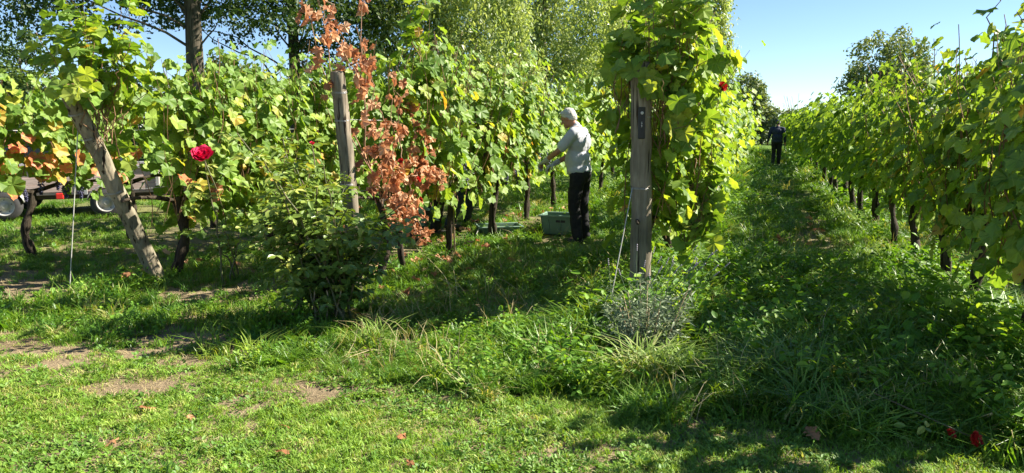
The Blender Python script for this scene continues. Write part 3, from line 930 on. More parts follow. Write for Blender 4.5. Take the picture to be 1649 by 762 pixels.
# ---------------------------------------------------------------- grass and weeds (far too many to count)
def blades(rng, n, h, w, spread, bend, seg=2):
    """a tuft of arching blades"""
    V = []; F = []; k = 0
    for i in range(n):
        a = rng.uniform(0, 6.283); r = spread * math.sqrt(rng.random())
        b = np.array([r * math.cos(a), r * math.sin(a), -.01])
        a2 = rng.uniform(0, 6.283); d = np.array([math.cos(a2), math.sin(a2), 0]); s = np.array([-d[1], d[0], 0])
        hh = h * rng.uniform(.55, 1.1); bb = bend * rng.uniform(.3, 1.3) * hh; ww = w * rng.uniform(.7, 1.2)
        for q in range(seg + 1):
            t = q / seg
            c = b + d * bb * t ** 2 + UP * hh * (t - .35 * min(bend, 1.2) * t ** 3)
            if q < seg:
                V += [c - s * ww * (1 - .5 * t), c + s * ww * (1 - .5 * t)]
            else:
                V.append(c)
        for q in range(seg - 1):
            j = k + q * 2
            F += [(j, j + 1, j + 3), (j, j + 3, j + 2)]
        j = k + (seg - 1) * 2
        F.append((j, j + 1, j + 2))
        k += seg * 2 + 1
    return np.array(V), np.array(F)


def rosette(rng, n, size, tm, F, up=(.25, .9), spread=.02):
    a = rng.uniform(0, 6.283, n); e = rng.uniform(up[0], up[1], n)
    out = np.stack([np.cos(a), np.sin(a), np.zeros(n)], 1)
    T = out * np.cos(e)[:, None] + UP * np.sin(e)[:, None]
    Nn = -out * np.sin(e)[:, None] + UP * np.cos(e)[:, None]
    V, FF, _ = batch(tm, F, out * spread * rng.random((n, 1)) + UP * rng.uniform(0, .02, (n, 1)), T, Nn, size * rng.uniform(.55, 1.1, n), rng)
    return V, FF


def stalked(rng, n_stem, h, size, tm, F, per=6, r=.06):
    """little upright weeds with leaves up the stem"""
    P = []; T = []; Nn = []
    for k in range(n_stem):
        a = rng.uniform(0, 6.283); e = np.array([math.cos(a) * r, math.sin(a) * r, 0]) * rng.random()
        hh = h * rng.uniform(.5, 1)
        for q in range(per):
            b = q * 2.4 + rng.normal(0, .3); o = np.array([math.cos(b), math.sin(b), 0])
            P.append(e * (1 + q / per) + UP * hh * (q + 1) / per); T.append(o + UP * rng.uniform(-.2, .4)); Nn.append(UP + o * .1 + rng.normal(0, .25, 3))
    P = np.array(P)
    V, FF, _ = batch(tm, F, P, np.array(T), np.array(Nn), size * rng.uniform(.6, 1.1, len(P)), rng)
    return V, FF


def source(name, V, F, mat):
    return bpy.data.objects.new(name, tri_mesh(name, V, F, mat))


def scatter(name, label, sources, pts, scl, rng, tilt=.25, cat='grass'):
    """one uncountable mass: clumps standing on these points of the ground"""
    n = len(pts)
    me = bpy.data.meshes.new(name)
    me.vertices.add(n); me.vertices.foreach_set('co', np.asarray(pts, np.float32).ravel())
    rot = np.stack([rng.normal(0, tilt, n), rng.normal(0, tilt, n), rng.uniform(0, 6.283, n)], 1)
    a = me.attributes.new('rot', 'FLOAT_VECTOR', 'POINT'); a.data.foreach_set('vector', rot.astype(np.float32).ravel())
    a = me.attributes.new('scl', 'FLOAT', 'POINT'); a.data.foreach_set('value', np.asarray(scl, np.float32))
    a = me.attributes.new('pick', 'INT', 'POINT'); a.data.foreach_set('value', rng.integers(0, len(sources), n).astype(np.int32))
    o = link(bpy.data.objects.new(name, me))
    tag(o, label, cat, kind='stuff')
    ng = bpy.data.node_groups.new(name, 'GeometryNodeTree')
    ng.interface.new_socket('Geometry', in_out='INPUT', socket_type='NodeSocketGeometry')
    ng.interface.new_socket('Geometry', in_out='OUTPUT', socket_type='NodeSocketGeometry')
    N_, L_ = ng.nodes, ng.links
    gi = N_.new('NodeGroupInput'); go = N_.new('NodeGroupOutput'); ip = N_.new('GeometryNodeInstanceOnPoints'); jn = N_.new('GeometryNodeJoinGeometry')
    for s in reversed(sources):
        oi = N_.new('GeometryNodeObjectInfo'); oi.inputs['Object'].default_value = s; oi.inputs['As Instance'].default_value = True
        L_.new(oi.outputs['Geometry'], jn.inputs[0])
    ip.inputs['Pick Instance'].default_value = True

    def attr(nm, ty):
        q = N_.new('GeometryNodeInputNamedAttribute'); q.data_type = ty; q.inputs['Name'].default_value = nm
        return q.outputs['Attribute']
    e2r = N_.new('FunctionNodeEulerToRotation')
    L_.new(attr('rot', 'FLOAT_VECTOR'), e2r.inputs[0]); L_.new(e2r.outputs[0], ip.inputs['Rotation'])
    L_.new(attr('scl', 'FLOAT'), ip.inputs['Scale']); L_.new(attr('pick', 'INT'), ip.inputs['Instance Index'])
    L_.new(gi.outputs[0], ip.inputs['Points']); L_.new(jn.outputs[0], ip.inputs['Instance']); L_.new(ip.outputs[0], go.inputs[0])
    md = o.modifiers.new('scatter', 'NODES'); md.node_group = ng
    return o


rng = np.random.default_rng(90)
EDGE = 3.72          # the mown lawn ends here; the vineyard's weeds begin


def vnoise(x, y, s, seed):
    r = np.random.default_rng(seed); out = 0
    for k in range(5):
        a, b, c = r.normal(0, 1, 2) * s, r.uniform(0, 6.283), 0
        out = out + np.sin(a[0] * x + a[1] * y + b)
    return out / 2.2


BARE = [(-2.85, 4.82, 1.2, .3), (-1.25, 3.88, .33, .22), (-2.2, 4.12, .38, .16), (-3.3, 4.35, .55, .25), (-4.2, 5.0, .6, .22), (-1.75, 4.5, .5, .12), (.1, 3.05, .18, .1),
        (-5.0, 7.2, .5, .2), (-4.4, 6.5, .5, .15), (-.35, 3.35, .12, .08), (-3.0, 6.4, .4, .15)]


def bare(x, y):
    b = np.zeros(len(x))
    for cx, cy, rx, ry in BARE:
        b = np.maximum(b, 1 - ((x - cx) / rx) ** 2 - ((y - cy) / ry) ** 2 + .6 * vnoise(x, y, 9, 5) + .3 * vnoise(x, y, 30, 6))
    return np.clip(b * 1.6, 0, 1)


def cloud(n, y0, y1, power, side=.78, pad=1.2):
    t = rng.random(n)
    y = y0 * (y1 / y0) ** t if power == 1 else y0 + (y1 - y0) * t
    x = rng.uniform(-1, 1, n) * (y * side + pad)
    return x, y


def put(x, y): return np.stack([x, y, gz(x, y)], 1)


lawn_src = [source('lawn_tuft', *blades(rng, 36, .042, .0027, .055, .9), M_lawn) for k in range(5)]
clover_src = [source('clover', *rosette(rng, 22, .026, OV, OVF, (.0, .8), .055), M_clover) for k in range(3)]
thatch_src = [source('thatch', *blades(rng, 12, .03, .0016, .06, 2.2), M_thatch) for k in range(2)]
tall_src = [source('tall_tuft', *blades(rng, 28, .22, .0045, .06, 1.0, 3), M_tall) for k in range(4)]
mid_src = [source('mid_tuft', *blades(rng, 32, .12, .0036, .07, .9, 2), M_tall) for k in range(3)]
seed_src = [source('stalk', *blades(rng, 9, .34, .003, .09, .7, 3), M_thatch)]
weed_src = ([source('dock', *rosette(rng, 11, .115, OV, OVF, (.2, 1.1), .03), M_weed) for k in range(2)]
            + [source('nettle', *stalked(rng, 6, .22, .042, OV, OVF, 8, .1), M_weed) for k in range(3)]
            + [source('creeper', *rosette(rng, 40, .04, OV, OVF, (-.1, .8), .13), M_weed) for k in range(2)]
            + [source('dandelion', *rosette(rng, 14, .12, LANCE * [1.8, 1, 1], LANCEF, (.1, .8), .03), M_weed)])

# mown lawn
x, y = cloud(21000, 2.5, 5.9, 0, .78, .8)
u, v = to_uv(x, y)
lim = EDGE + .12 * vnoise(x, y, 2.5, 3) + np.where(v < -2.6, .25, 0)
k = (u < lim) & (rng.random(len(x)) > bare(x, y) * .93)
x, y = x[k], y[k]
g = rng.random(len(x)) < np.clip(.35 + .3 * vnoise(x, y, 3, 8), .05, .8)
scatter('lawn_grass', 'short mown grass of the sunlit lawn', lawn_src, put(x[~g], y[~g]), rng.uniform(.7, 1.25, (~g).sum()), rng)
g2 = g & (rng.random(len(x)) < .55)
scatter('clover_patches', 'clover and small leaves growing in the lawn', clover_src, put(x[g2], y[g2]), rng.uniform(.55, 1.15, g2.sum()), rng)
x, y = cloud(7000, 2.5, 7.5, 0)
u, v = to_uv(x, y)
k = (u < EDGE + .5) & (rng.random(len(x)) < .25 + bare(x, y)); k |= (v < -3.3) & (u < 9)
scatter('dry_thatch', 'dry straw-coloured grass on the bare patches', thatch_src, put(x[k], y[k]), rng.uniform(.7, 1.3, k.sum()), rng)

# weeds and long grass between and under the rows
x, y = cloud(46000, 3.0, 46, 1)
u, v = to_uv(x, y)
lim = EDGE + .12 * vnoise(x, y, 2.5, 3)
left = v < -3.0                                   # the sunny strip on the left is grazed short
path = np.exp(-((v - .75) / .35) ** 2) * (u > 9)     # trodden track in the lane
inz = (u > lim) & (u < 46) & (v > -13)
far_s = np.clip(y / 9, 1, 2.0)
kind = rng.random(len(x))
hn = np.clip(1 + .35 * vnoise(x, y, 1.6, 11), .45, 1.5) * (1 + .55 * np.exp(-((v - V_R) / .4) ** 2) + .35 * np.exp(-((v - V_1) / .4) ** 2) + .45 * np.exp(-((v - V_M) / .35) ** 2))
kk = inz & ~left & (rng.random(len(x)) > path * .6)
clr = np.ones(len(x), bool)
for cx_, cy_, r_ in ((.86, 4.5, .42), (-1.38, 5.42, .3), (.68, 9.75, .45), (.72, 3.98, .15), (2.05, 3.1, .3)):
    clr &= np.hypot(x - cx_, y - cy_) > r_
patch = np.clip(.22 + .16 * vnoise(x, y, 1.8, 33), .04, .5)
tall = kk & clr & (kind < .5); mid = kk & (kind >= .5) & (kind < 1 - patch); wd = kk & clr & (kind >= 1 - patch)
scatter('tall_grass', 'long dark green grass between the vine rows', tall_src, put(x[tall], y[tall]), (hn * far_s * rng.uniform(.6, 1.1, len(x)) * .95)[tall] * (1 - .5 * path[tall]), rng)
scatter('lane_grass', 'medium green grass between the vine rows', mid_src, put(x[mid], y[mid]), (hn * far_s * rng.uniform(.8, 1.5, len(x)))[mid], rng)
scatter('leafy_weeds', 'broad-leaved weeds covering the ground between the vine rows', weed_src, put(x[wd], y[wd]), (hn * far_s * rng.uniform(.6, 1.2, len(x)))[wd] * (1 - .5 * path[wd]), rng, .3, 'weeds')
kl = inz & left & (rng.random(len(x)) > np.maximum(bare(x, y) * .9, np.clip(.9 * vnoise(x, y, 1.3, 21), 0, .85)))
under = np.exp(-((v - V_2) / .3) ** 2) + np.exp(-((v - V_1) / .4) ** 2) + np.exp(-((u - 4.3) / .4) ** 2)
ml = kl & (kind < .8)
scatter('meadow_grass', 'sunlit meadow grass under the vines by the leaning post', mid_src + lawn_src[:2], put(x[ml], y[ml]), (far_s * rng.uniform(.55, 1.1, len(x)) * (1 + .5 * under))[ml], rng)
wl_ = kl & (kind >= .8) & (rng.random(len(x)) < .35 + under)
scatter('meadow_weeds', 'small leafy weeds under the vines by the leaning post', weed_src, put(x[wl_], y[wl_]), (far_s * rng.uniform(.35, .7, len(x)) * (1 + .4 * under))[wl_], rng, .3, 'weeds')

st_ = kk & clr & (kind > .955) & (y < 14)
scatter('dry_stalks', 'thin dry grass stalks among the weeds between the rows', seed_src, put(x[st_], y[st_]), rng.uniform(.5, 1.1, st_.sum()), rng, .3)

# single pale tufts beside the lavender
for k, (x, y, n, h, lab) in enumerate(((.74, 4.0, 170, .44, 'pale arching grass tuft in front of the lavender'), (1.0, 4.05, 150, .36, 'bright green grass tuft right of the pale tuft by the lavender'),
                                       (1.45, 4.0, 130, .38, 'dark grass tuft at the lawn edge right of the lavender'), (-.98, 4.75, 110, .26, 'sunlit grass tuft in front of the leafy rose bush'),
                                       (2.62, 3.45, 90, .3, 'grass tuft at the lawn edge beside the fallen red rose'))):
    rg = np.random.default_rng(400 + k)
    V, F = blades(rg, n, h, .0055, .13, 1.0, 4)
    nb = len(F) // n
    tint = np.repeat(rg.random(n) * (1 if k in (0,) else .6), nb)
    o = link(bpy.data.objects.new('grass_tuft', tri_mesh('grass_tuft', V, F, M_palegrass if k in (0, 3) else M_palegrass, tint)))
    o.location = (x, y, float(gz(x, y)))
    tag(o, lab, 'grass tuft', 'grass tufts at the lawn edge')

# fallen leaves
OAK = [(0, 0), (.08, .12), (.2, .2), (.1, .3), (.3, .45), (.14, .52), (.34, .7), (.14, .78), (.12, .95), (0, 1.02)]
OKV, OKF = leaf_set(OAK, 5, 31, fold=.5, curl=.5, rip=.05, centre=(0, .5))
M_brown_o = leaf_mat('brown_leaf', [(0, (.30, .13, .06)), (1, (.45, .24, .12))], .15, tgain=(1, 1, 1), src='obj', rough=.8, spec=.15)
OKM = leaf_meshes(OKV, OKF, 'fallen_leaf', M_brown_o)
FALL = [(-1.07, 3.12, .10, 'curled brown oak leaf on the lawn, largest near the frame bottom'), (-1.9, 3.35, .08, 'brown leaf on the lawn left of the curled oak leaf'),
        (-2.0, 3.72, .09, 'brown leaf on the lawn below the shaded bare strip'), (-1.15, 3.42, .06, 'small pale leaf on the lawn above the curled oak leaf'),
        (-1.68, 3.62, .06, 'small brown leaf between the two bare patches of the lawn'), (1.42, 3.2, .11, 'tan oak leaf in the shade at the lawn edge'),
        (-.5, 3.25, .07, 'brown leaf on the lawn in front of the dark weeds'), (-.45, 2.95, .06, 'rusty leaf at the bottom of the lawn'),
        (-2.55, 3.3, .06, 'brown leaf on the lawn at the far left')]
for k, (x, y, s, lab) in enumerate(FALL):
    rg = np.random.default_rng(500 + k)
    o = bpy.data.objects.new('fallen_leaf', OKM[k % 5]); link(o)
    o.location = (x, y, float(gz(x, y)) + .035); o.scale = (s, s, s); o.rotation_euler = (rg.normal(0, .25), rg.normal(0, .25), rg.uniform(0, 6.28))
    tag(o, lab, 'leaf', 'fallen leaves on the lawn')
# dry litter under the vines
n = 120
uu = rng.uniform(5.2, 12, n); vv = np.where(rng.random(n) < .55, V_1, np.where(rng.random(n) < .6, V_2, .7)) + rng.normal(0, .55, n)
pp = np.array([UV(a, b, .07) for a, b in zip(uu, vv)])
V, F, t = batch(DRYL, DRYF, pp, rng.normal(0, 1, (n, 3)), UP + rng.normal(0, .35, (n, 3)), rng.uniform(.06, .1, n), rng)
tag(link(bpy.data.objects.new('leaf_litter', tri_mesh('leaf_litter', V, F, M_dry, t))), 'dry brown leaves scattered in the grass under the vines', 'leaves', kind='stuff')

# ---------------------------------------------------------------- people
def capsule(p0, p1, r0, r1, n=14, k=6):
    p0, p1 = np.array(p0, float), np.array(p1, float)
    d = p1 - p0; Ld = np.linalg.norm(d); d = d / (Ld + 1e-9)
    a = np.cross(d, [0, 0, 1.0] if abs(d[2]) < .9 else [0, 1.0, 0]); a /= np.linalg.norm(a); b = np.cross(d, a)
    rings = [(p0 - d * r0 * math.cos(t), r0 * math.sin(t)) for t in np.linspace(.12, math.pi / 2, k)] + [(p1 + d * r1 * math.sin(t), r1 * math.cos(t)) for t in np.linspace(0, math.pi / 2 - .12, k)]
    V = []; F = []
    ang = np.linspace(0, 2 * math.pi, n, endpoint=False)
    for c, r in rings:
        for t in ang: V.append(c + r * (math.cos(t) * a + math.sin(t) * b))
    m_ = len(rings)
    for i in range(m_ - 1):
        for j in range(n):
            j2 = (j + 1) % n
            F.append((i * n + j, i * n + j2, (i + 1) * n + j2, (i + 1) * n + j))
    F.append(tuple(range(n - 1, -1, -1))); F.append(tuple((m_ - 1) * n + j for j in range(n)))
    return V, F


def ellipsoid(c, r, rot=None, n=16, k=10):
    V = []; F = []
    for i in range(k + 1):
        ph = math.pi * (i + .02 * (i == 0) - .02 * (i == k)) / k
        for j in range(n):
            t = 2 * math.pi * j / n
            V.append((r[0] * math.sin(ph) * math.cos(t), r[1] * math.sin(ph) * math.sin(t), -r[2] * math.cos(ph)))
    V = np.array(V)
    if rot is not None: V = V @ np.array(rot).T
    V = V + np.array(c)
    for i in range(k):
        for j in range(n):
            j2 = (j + 1) % n
            F.append((i * n + j, i * n + j2, (i + 1) * n + j2, (i + 1) * n + j))
    F.append(tuple(range(n - 1, -1, -1))); F.append(tuple(k * n + j for j in range(n)))
    return V, F


def blob(name, shapes, voxel, mat, parent, smooth=4, wrinkle=0.0, wfreq=(9, 9, 14), seed=0, cut=None):
    """melts the shapes into one continuous surface"""
    mb = MB()
    for s in shapes:
        V, F = capsule(*s[1:]) if s[0] == 'c' else ellipsoid(*s[1:])
        mb.add(V, F)
    me = bpy.data.meshes.new(name); me.from_pydata(mb.v, [], mb.f); me.update()
    o = link(bpy.data.objects.new(name, me))
    r = o.modifiers.new('r', 'REMESH'); r.mode = 'VOXEL'; r.voxel_size = voxel
    s_ = o.modifiers.new('s', 'SMOOTH'); s_.factor = .5; s_.iterations = smooth
    dg = bpy.context.evaluated_depsgraph_get()
    ev = o.evaluated_get(dg)
    m2 = bpy.data.meshes.new_from_object(ev)
    bpy.data.objects.remove(o)
    m2.name = name
    if wrinkle:
        n_ = len(m2.vertices)
        co = np.zeros(n_ * 3); m2.vertices.foreach_get('co', co); co = co.reshape(-1, 3)
        no = np.zeros(n_ * 3); m2.vertex_normals.foreach_get('vector', no); no = no.reshape(-1, 3)
        rg = np.random.default_rng(seed); w = 0
        for q in range(7):
            d = rg.normal(0, 1, 3) * np.array(wfreq)
            w = w + np.abs(np.sin(co @ d + rg.uniform(0, 6) + 1.2 * np.sin(co @ (d[[1, 2, 0]] * .5))))
        co += no * ((w / 7 - .63) * wrinkle * 3)[:, None]
        m2.vertices.foreach_set('co', co.ravel())
    m2.materials.clear(); m2.materials.append(mat)
    m2.polygons.foreach_set('use_smooth', np.full(len(m2.polygons), True)); m2.update()
    return link(bpy.data.objects.new(name, m2), parent)


def hand(w, e, scale=1.0, curl=.9, thumb=1):
    """palm, four bent fingers and a thumb at the wrist w, continuing away from the elbow e"""
    w, e = np.array(w, float), np.array(e, float)
    d = w - e; d /= np.linalg.norm(d)
    side = np.cross(d, UP); side /= np.linalg.norm(side); dn = np.cross(d, side); dn = dn if dn[2] < 0 else -dn
    S = []
    pc = w + d * .055 * scale
    for q in (-1.2, -.4, .4, 1.2):
        S.append(('c', w + side * q * .012 * scale, w + d * .095 * scale + side * q * .019 * scale, .017 * scale, .0135 * scale))
    for i, (q, L_) in enumerate(((-1.5, .062), (-.5, .078), (.5, .083), (1.5, .072))):
        a = w + d * .095 * scale + side * q * .0185 * scale
        b = a + (d * math.cos(curl * .6) + dn * math.sin(curl * .6)) * L_ * .55 * scale
        c = b + (d * math.cos(curl * 1.5) + dn * math.sin(curl * 1.5)) * L_ * .5 * scale
        S += [('c', a, b, .0098 * scale, .009 * scale), ('c', b, c, .009 * scale, .0075 * scale)]
    a = w + d * .03 * scale + side * thumb * .024 * scale
    b = a + (d * .6 + side * thumb * .6 + dn * .4) * .045 * scale
    c = b + (d * .85 + dn * .5) * .034 * scale
    S += [('c', a, b, .013 * scale, .0105 * scale), ('c', b, c, .0105 * scale, .0085 * scale)]
    return S


def head_shapes(c, fwd_tilt):
    """c: centre of the skull, looking along +Y, tilted down by fwd_tilt"""
    ca, sa = math.cos(fwd_tilt), math.sin(fwd_tilt)
    R = np.array([(1, 0, 0), (0, ca, sa), (0, -sa, ca)])      # +Y turns downwards
    P = lambda x, y, z: np.array(c) + R @ np.array([x, y, z])
    S = [('e', P(0, -.01, .02), (.074, .094, .092), R), ('e', P(0, .028, -.045), (.056, .062, .07), R), ('c', P(0, .078, -.088), P(0, .066, -.09), .022, .022),
         ('c', P(0, .092, .0), P(0, .112, -.03), .008, .0135), ('c', P(-.03, .08, .022), P(.03, .08, .022), .014, .014), ('c', P(-.022, .083, -.062), P(.022, .083, -.062), .01, .01),
         ('e', P(-.076, -.005, -.012), (.009, .019, .031), R), ('e', P(.076, -.005, -.012), (.009, .019, .031), R), ('c', P(-.036, .062, -.025), P(-.032, .066, -.03), .02, .02), ('c', P(.036, .062, -.025), P(.032, .066, -.03), .02, .02)]
    return S, P, R


def make_person(label, loc, face, pose, mats, voxel=.009, group=None, gloves=False, cap=None):
    """face: direction (x, y) the person looks along"""
    rz = math.atan2(-face[0], face[1])
    root = empty('person', loc, rz)
    tag(root, label, 'person', group)
    J = pose
    hs, P, R = head_shapes(J['head'], J['tilt'])
    k = J.get('w', 1.0)
    body = list(hs)
    sh, hp = J['shoulder'], J['hip']
    body += [('c', J['neck'], P(0, -.02, -.05), .056, .054), ('e', J['chest'], (.15 * k, .10 * k, .17)), ('e', J['belly'], (.14 * k, .10 * k, .16)), ('e', J['pelvis'], (.14 * k, .11 * k, .12))]
    for s in (0, 1):
        body += [('c', J['neck'], sh[s], .05, .052), ('c', sh[s], J['elbow'][s], .05, .04), ('c', J['elbow'][s], J['wrist'][s], .041, .028),
                 ('c', hp[s], J['knee'][s], .075, .052), ('c', J['knee'][s], J['ankle'][s], .052, .035), ('c', J['ankle'][s], np.array(J['ankle'][s]) + np.array([0, .13, -.05]), .035, .03)]
        body += hand(J['wrist'][s], J['elbow'][s], .9, J.get('curl', .9), 1 if s == 0 else -1)
    b = blob('body', body, voxel, mats['skin'], root, 2)
    # eyes
    for sx in (-1, 1):
        MB().add(*ellipsoid(P(sx * .031, .077, .0), (.011, .007, .008), R, 10, 6)).build('eye', M_eye, root, True)
    # hair
    hair = [('e', P(0, -.022, .035), (.081, .096, .085), R), ('e', P(0, -.06, -.01), (.072, .055, .07), R), ('c', P(-.04, .036, .085), P(.04, .036, .085), .024, .024), ('c', P(-.068, -.0, .02), P(-.06, -.04, -.03), .018, .02), ('c', P(.068, -.0, .02), P(.06, -.04, -.03), .018, .02)]
    blob('hair', hair, .008, mats['hair'], root, 3, .0028, (40, 40, 40), 3)
    # upper garment
    t = []
    t += [('e', J['chest'], (.185 * k, .135 * k, .18)), ('e', J['belly'], (.18 * k, .145 * k, .20)), ('c', J['neck'], np.array(J['neck']) + np.array([0, .012, .03]), .075, .062),
          ('e', J['hem'], (.178 * k, .145 * k, .12))]
    for s in (0, 1):
        t += [('c', np.array(J['neck']) + np.array([0, 0, -.03]), sh[s], .072, .07)]
        e = np.array(J['elbow'][s]); a = np.array(sh[s])
        if J.get('sleeve', 'short') == 'short':
            t += [('c', a, a + (e - a) * .72, .074, .072)]
        else:
            t += [('c', a, e, .073, .06), ('c', e, e + (np.array(J['wrist'][s]) - e) * .93, .06, .046)]
    g = blob('shirt' if J.get('sleeve', 'short') == 'short' else 'jacket', t, .010, mats['top'], root, 4, .009, (12, 12, 8), 4)
    MB().tube(np.array([np.array(J['neck']) + np.array([.066 * math.cos(a), .01 + .062 * math.sin(a), .022 - .012 * math.sin(a)]) for a in np.linspace(0, 6.283, 17)]), .014, 6, caps=False).build('collar', mats['top'], g, True)
    # trousers
    q = [('e', np.array(J['pelvis']) + np.array([0, 0, -.02]), (.165 * k, .13 * k, .13))]
    for s in (0, 1):
        kn, an = np.array(J['knee'][s]), np.array(J['ankle'][s])
        q += [('c', hp[s], kn, .098 * k, .078), ('c', kn, an + np.array([0, .0, .01]), .077, .07)]
    blob('trousers', q, .012, mats['legs'], root, 3, .010, (8, 8, 13), 5)
    for s in (0, 1):
        a = np.array(J['ankle'][s]); f = np.array([0, 1.0, 0])
        z0 = a[2] - .055
        blob('shoe', [('c', (a[0], a[1] - .03, z0 + .012), (a[0], a[1] + .16, z0 + .004), .046, .04), ('c', (a[0], a[1], z0 + .02), (a[0], a[1], z0 + .07), .045, .043)], .010, mats['shoe'], root, 2)
        if gloves:
            w, e = np.array(J['wrist'][s]), np.array(J['elbow'][s]); d = (w - e) / np.linalg.norm(w - e)
            blob('glove', hand(w, e, 1.12, J.get('curl', .9), 1 if s == 0 else -1) + [('c', w - d * .045, w + d * .01, .037, .034)], .0055, M_glove, root, 2)
    if cap:
        cp = blob('cap', [('e', P(0, -.012, .05), (.088, .104, .075), R), ('c', P(-.05, .09, .06), P(.05, .09, .06), .018, .018), ('c', P(-.04, .13, .052), P(.04, .13, .052), .012, .012)], .008, cap, root, 3)
    return root


MAN = dict(head=(0, .16, 1.575), tilt=.5, neck=(0, .05, 1.44), chest=(0, .01, 1.28), belly=(0, .03, 1.05), pelvis=(0, -.01, .90), hem=(0, .01, .93), w=1.06,
           shoulder=[(-.19, .02, 1.385), (.19, .03, 1.385)], elbow=[(-.25, .19, 1.17), (.24, .18, 1.12)], wrist=[(-.14, .40, 1.045), (.10, .37, 1.0)],
           hip=[(-.095, -.01, .86), (.095, -.01, .86)], knee=[(-.11, .03, .47), (.12, .0, .47)], ankle=[(-.12, -.03, .09), (.13, -.04, .09)], curl=1.0)
mp = UV(8.99, -2.13)
make_person('white-haired person in a light grey polo shirt picking grapes with gloved hands', mp, (-DV[0] * .95 + DU[0] * .1, -DV[1] * .95 + DU[1] * .1), MAN,
            dict(skin=M_skin, hair=M_hair, top=M_shirt, legs=M_trouser, shoe=M_shoe), .0075, gloves=True)
WALK = dict(head=(0, .05, 1.62), tilt=.2, neck=(0, .0, 1.45), chest=(0, 0, 1.28), belly=(0, .0, 1.08), pelvis=(0, -.01, .93), hem=(0, 0, .93), sleeve='long', w=1.18,
            shoulder=[(-.21, 0, 1.40), (.21, 0, 1.40)], elbow=[(-.29, -.03, 1.13), (.28, -.05, 1.13)], wrist=[(-.33, .1, .9), (.3, .05, .89)],
            hip=[(-.095, 0, .88), (.095, 0, .88)], knee=[(-.10, .06, .48), (.10, .04, .47)], ankle=[(-.11, -.14, .1), (.10, .12, .09)], curl=.5)
make_person('person in dark navy jacket walking away down the lane', UV(30.3, .62), (DU[0], DU[1]), WALK, dict(skin=M_skin, hair=M_darkhair, top=M_navy, legs=M_trouser, shoe=M_shoe), .012, cap=M_navy)
STOOP = dict(head=(0, .28, 1.5), tilt=.6, neck=(0, .16, 1.38), chest=(0, .10, 1.22), belly=(0, .04, 1.02), pelvis=(0, -.03, .88), hem=(0, .0, .9), sleeve='long', w=1.0,
             shoulder=[(-.19, .12, 1.33), (.19, .12, 1.33)], elbow=[(-.24, .28, 1.1), (.24, .28, 1.1)], wrist=[(-.12, .44, 1.0), (.12, .45, .98)],
             hip=[(-.1, -.03, .85), (.1, -.03, .85)], knee=[(-.19, .06, .47), (.2, .05, .47)], ankle=[(-.3, -.06, .09), (.26, -.1, .09)], curl=1.0)
make_person('person in dark jeans half hidden behind the vine with shaggy canes', UV(9.85, V_1 - .72), (DV[0], DV[1]), STOOP, dict(skin=M_skin, hair=M_darkhair, top=M_jeans, legs=M_jeans, shoe=M_shoe), .012)
make_person('person in black trousers hidden behind the rust-brown dry vine', UV(8.85, V_1 - .78), (DV[0], DV[1]), STOOP, dict(skin=M_skin, hair=M_darkhair, top=M_navy, legs=M_trouser, shoe=M_shoe), .012)


# ---------------------------------------------------------------- crates
def make_crate(loc, rz, label, size=(.56, .38, .25), rim=True, handle=False):
    lx, ly, lz = size
    root = empty('crate', loc, rz)
    tag(root, label, 'crate', 'green harvest crates')
    t = .012; tp = .03
    def wall(a, b, n, name='wall'):
        # tapered wall from bottom edge to top edge, with two ribs
        (x0, y0), (x1, y1) = a, b
        mb = MB()
        f = .9
        V = [(x0 * f, y0 * f, .015), (x1 * f, y1 * f, .015), (x1, y1, lz), (x0, y0, lz)]
        W = [(p[0] - n[0] * t, p[1] - n[1] * t, p[2]) for p in V]
        mb.add(V + W, [(0, 1, 2, 3), (7, 6, 5, 4), (0, 4, 5, 1), (1, 5, 6, 2), (2, 6, 7, 3), (3, 7, 4, 0)])
        for s in (.2, .5, .8):
            x, y = x0 + (x1 - x0) * s, y0 + (y1 - y0) * s
            mb.tube([(x * f + n[0] * .004, y * f + n[1] * .004, .02), (x + n[0] * .004, y + n[1] * .004, lz - .045)], .008, 4)
        w = mb.build(name, M_crate, root)
        mx_, my_ = (x0 + x1) / 2, (y0 + y1) / 2
        MB().box((mx_ * .985 + n[0] * .006, my_ * .985 + n[1] * .006, lz - .072), (.13 if abs(n[1]) > .5 else .006, .13 if abs(n[0]) > .5 else .006, .032), bev=.002).build('hand_hold', M_black, w)
        return w
    X, Y = lx / 2, ly / 2
    wall((-X, -Y), (X, -Y), (0, -1)); wall((X, -Y), (X, Y), (1, 0)); wall((X, Y), (-X, Y), (0, 1)); wall((-X, Y), (-X, -Y), (-1, 0))
    MB().box((0, 0, .012), (lx * .88, ly * .88, .02), bev=.004).build('base', M_crate, root)
    rb_ = MB()
    for (c, s) in (((0, -Y - .006, lz), (lx + .05, .026, .022)), ((0, Y + .006, lz), (lx + .05, .026, .022))):
        rb_.box(c, s, bev=.005)
    for (c, s) in (((-X - .006, 0, lz + .001), (.026, ly - .016, .022)), ((X + .006, 0, lz + .001), (.026, ly - .016, .022))):
        rb_.box(c, s, bev=.005)
    rb_.build('rim', M_craterim, root)
    if handle:
        th = np.linspace(0, 1, 8)[:, None]
        MB().tube(np.array([-X - .02, -Y, lz]) + np.array([-.1, -.12, -.16]) * th, .006, 6).build('handle', M_cord, root, True)
    return root


make_crate(UV(9.72, -2.52, .02), math.radians(-16), 'green plastic crate standing in the weeds beside the person in grey', (.56, .40, .26))
make_crate(UV(9.55, V_1 - .05, .0), math.radians(12), 'low green tray under the vine with shaggy canes', (.58, .38, .12), handle=True)
make_crate(UV(9.55, -4.75, .02), math.radians(-8), 'green plastic crate behind the rust-brown dry vine', (.56, .38, .26))


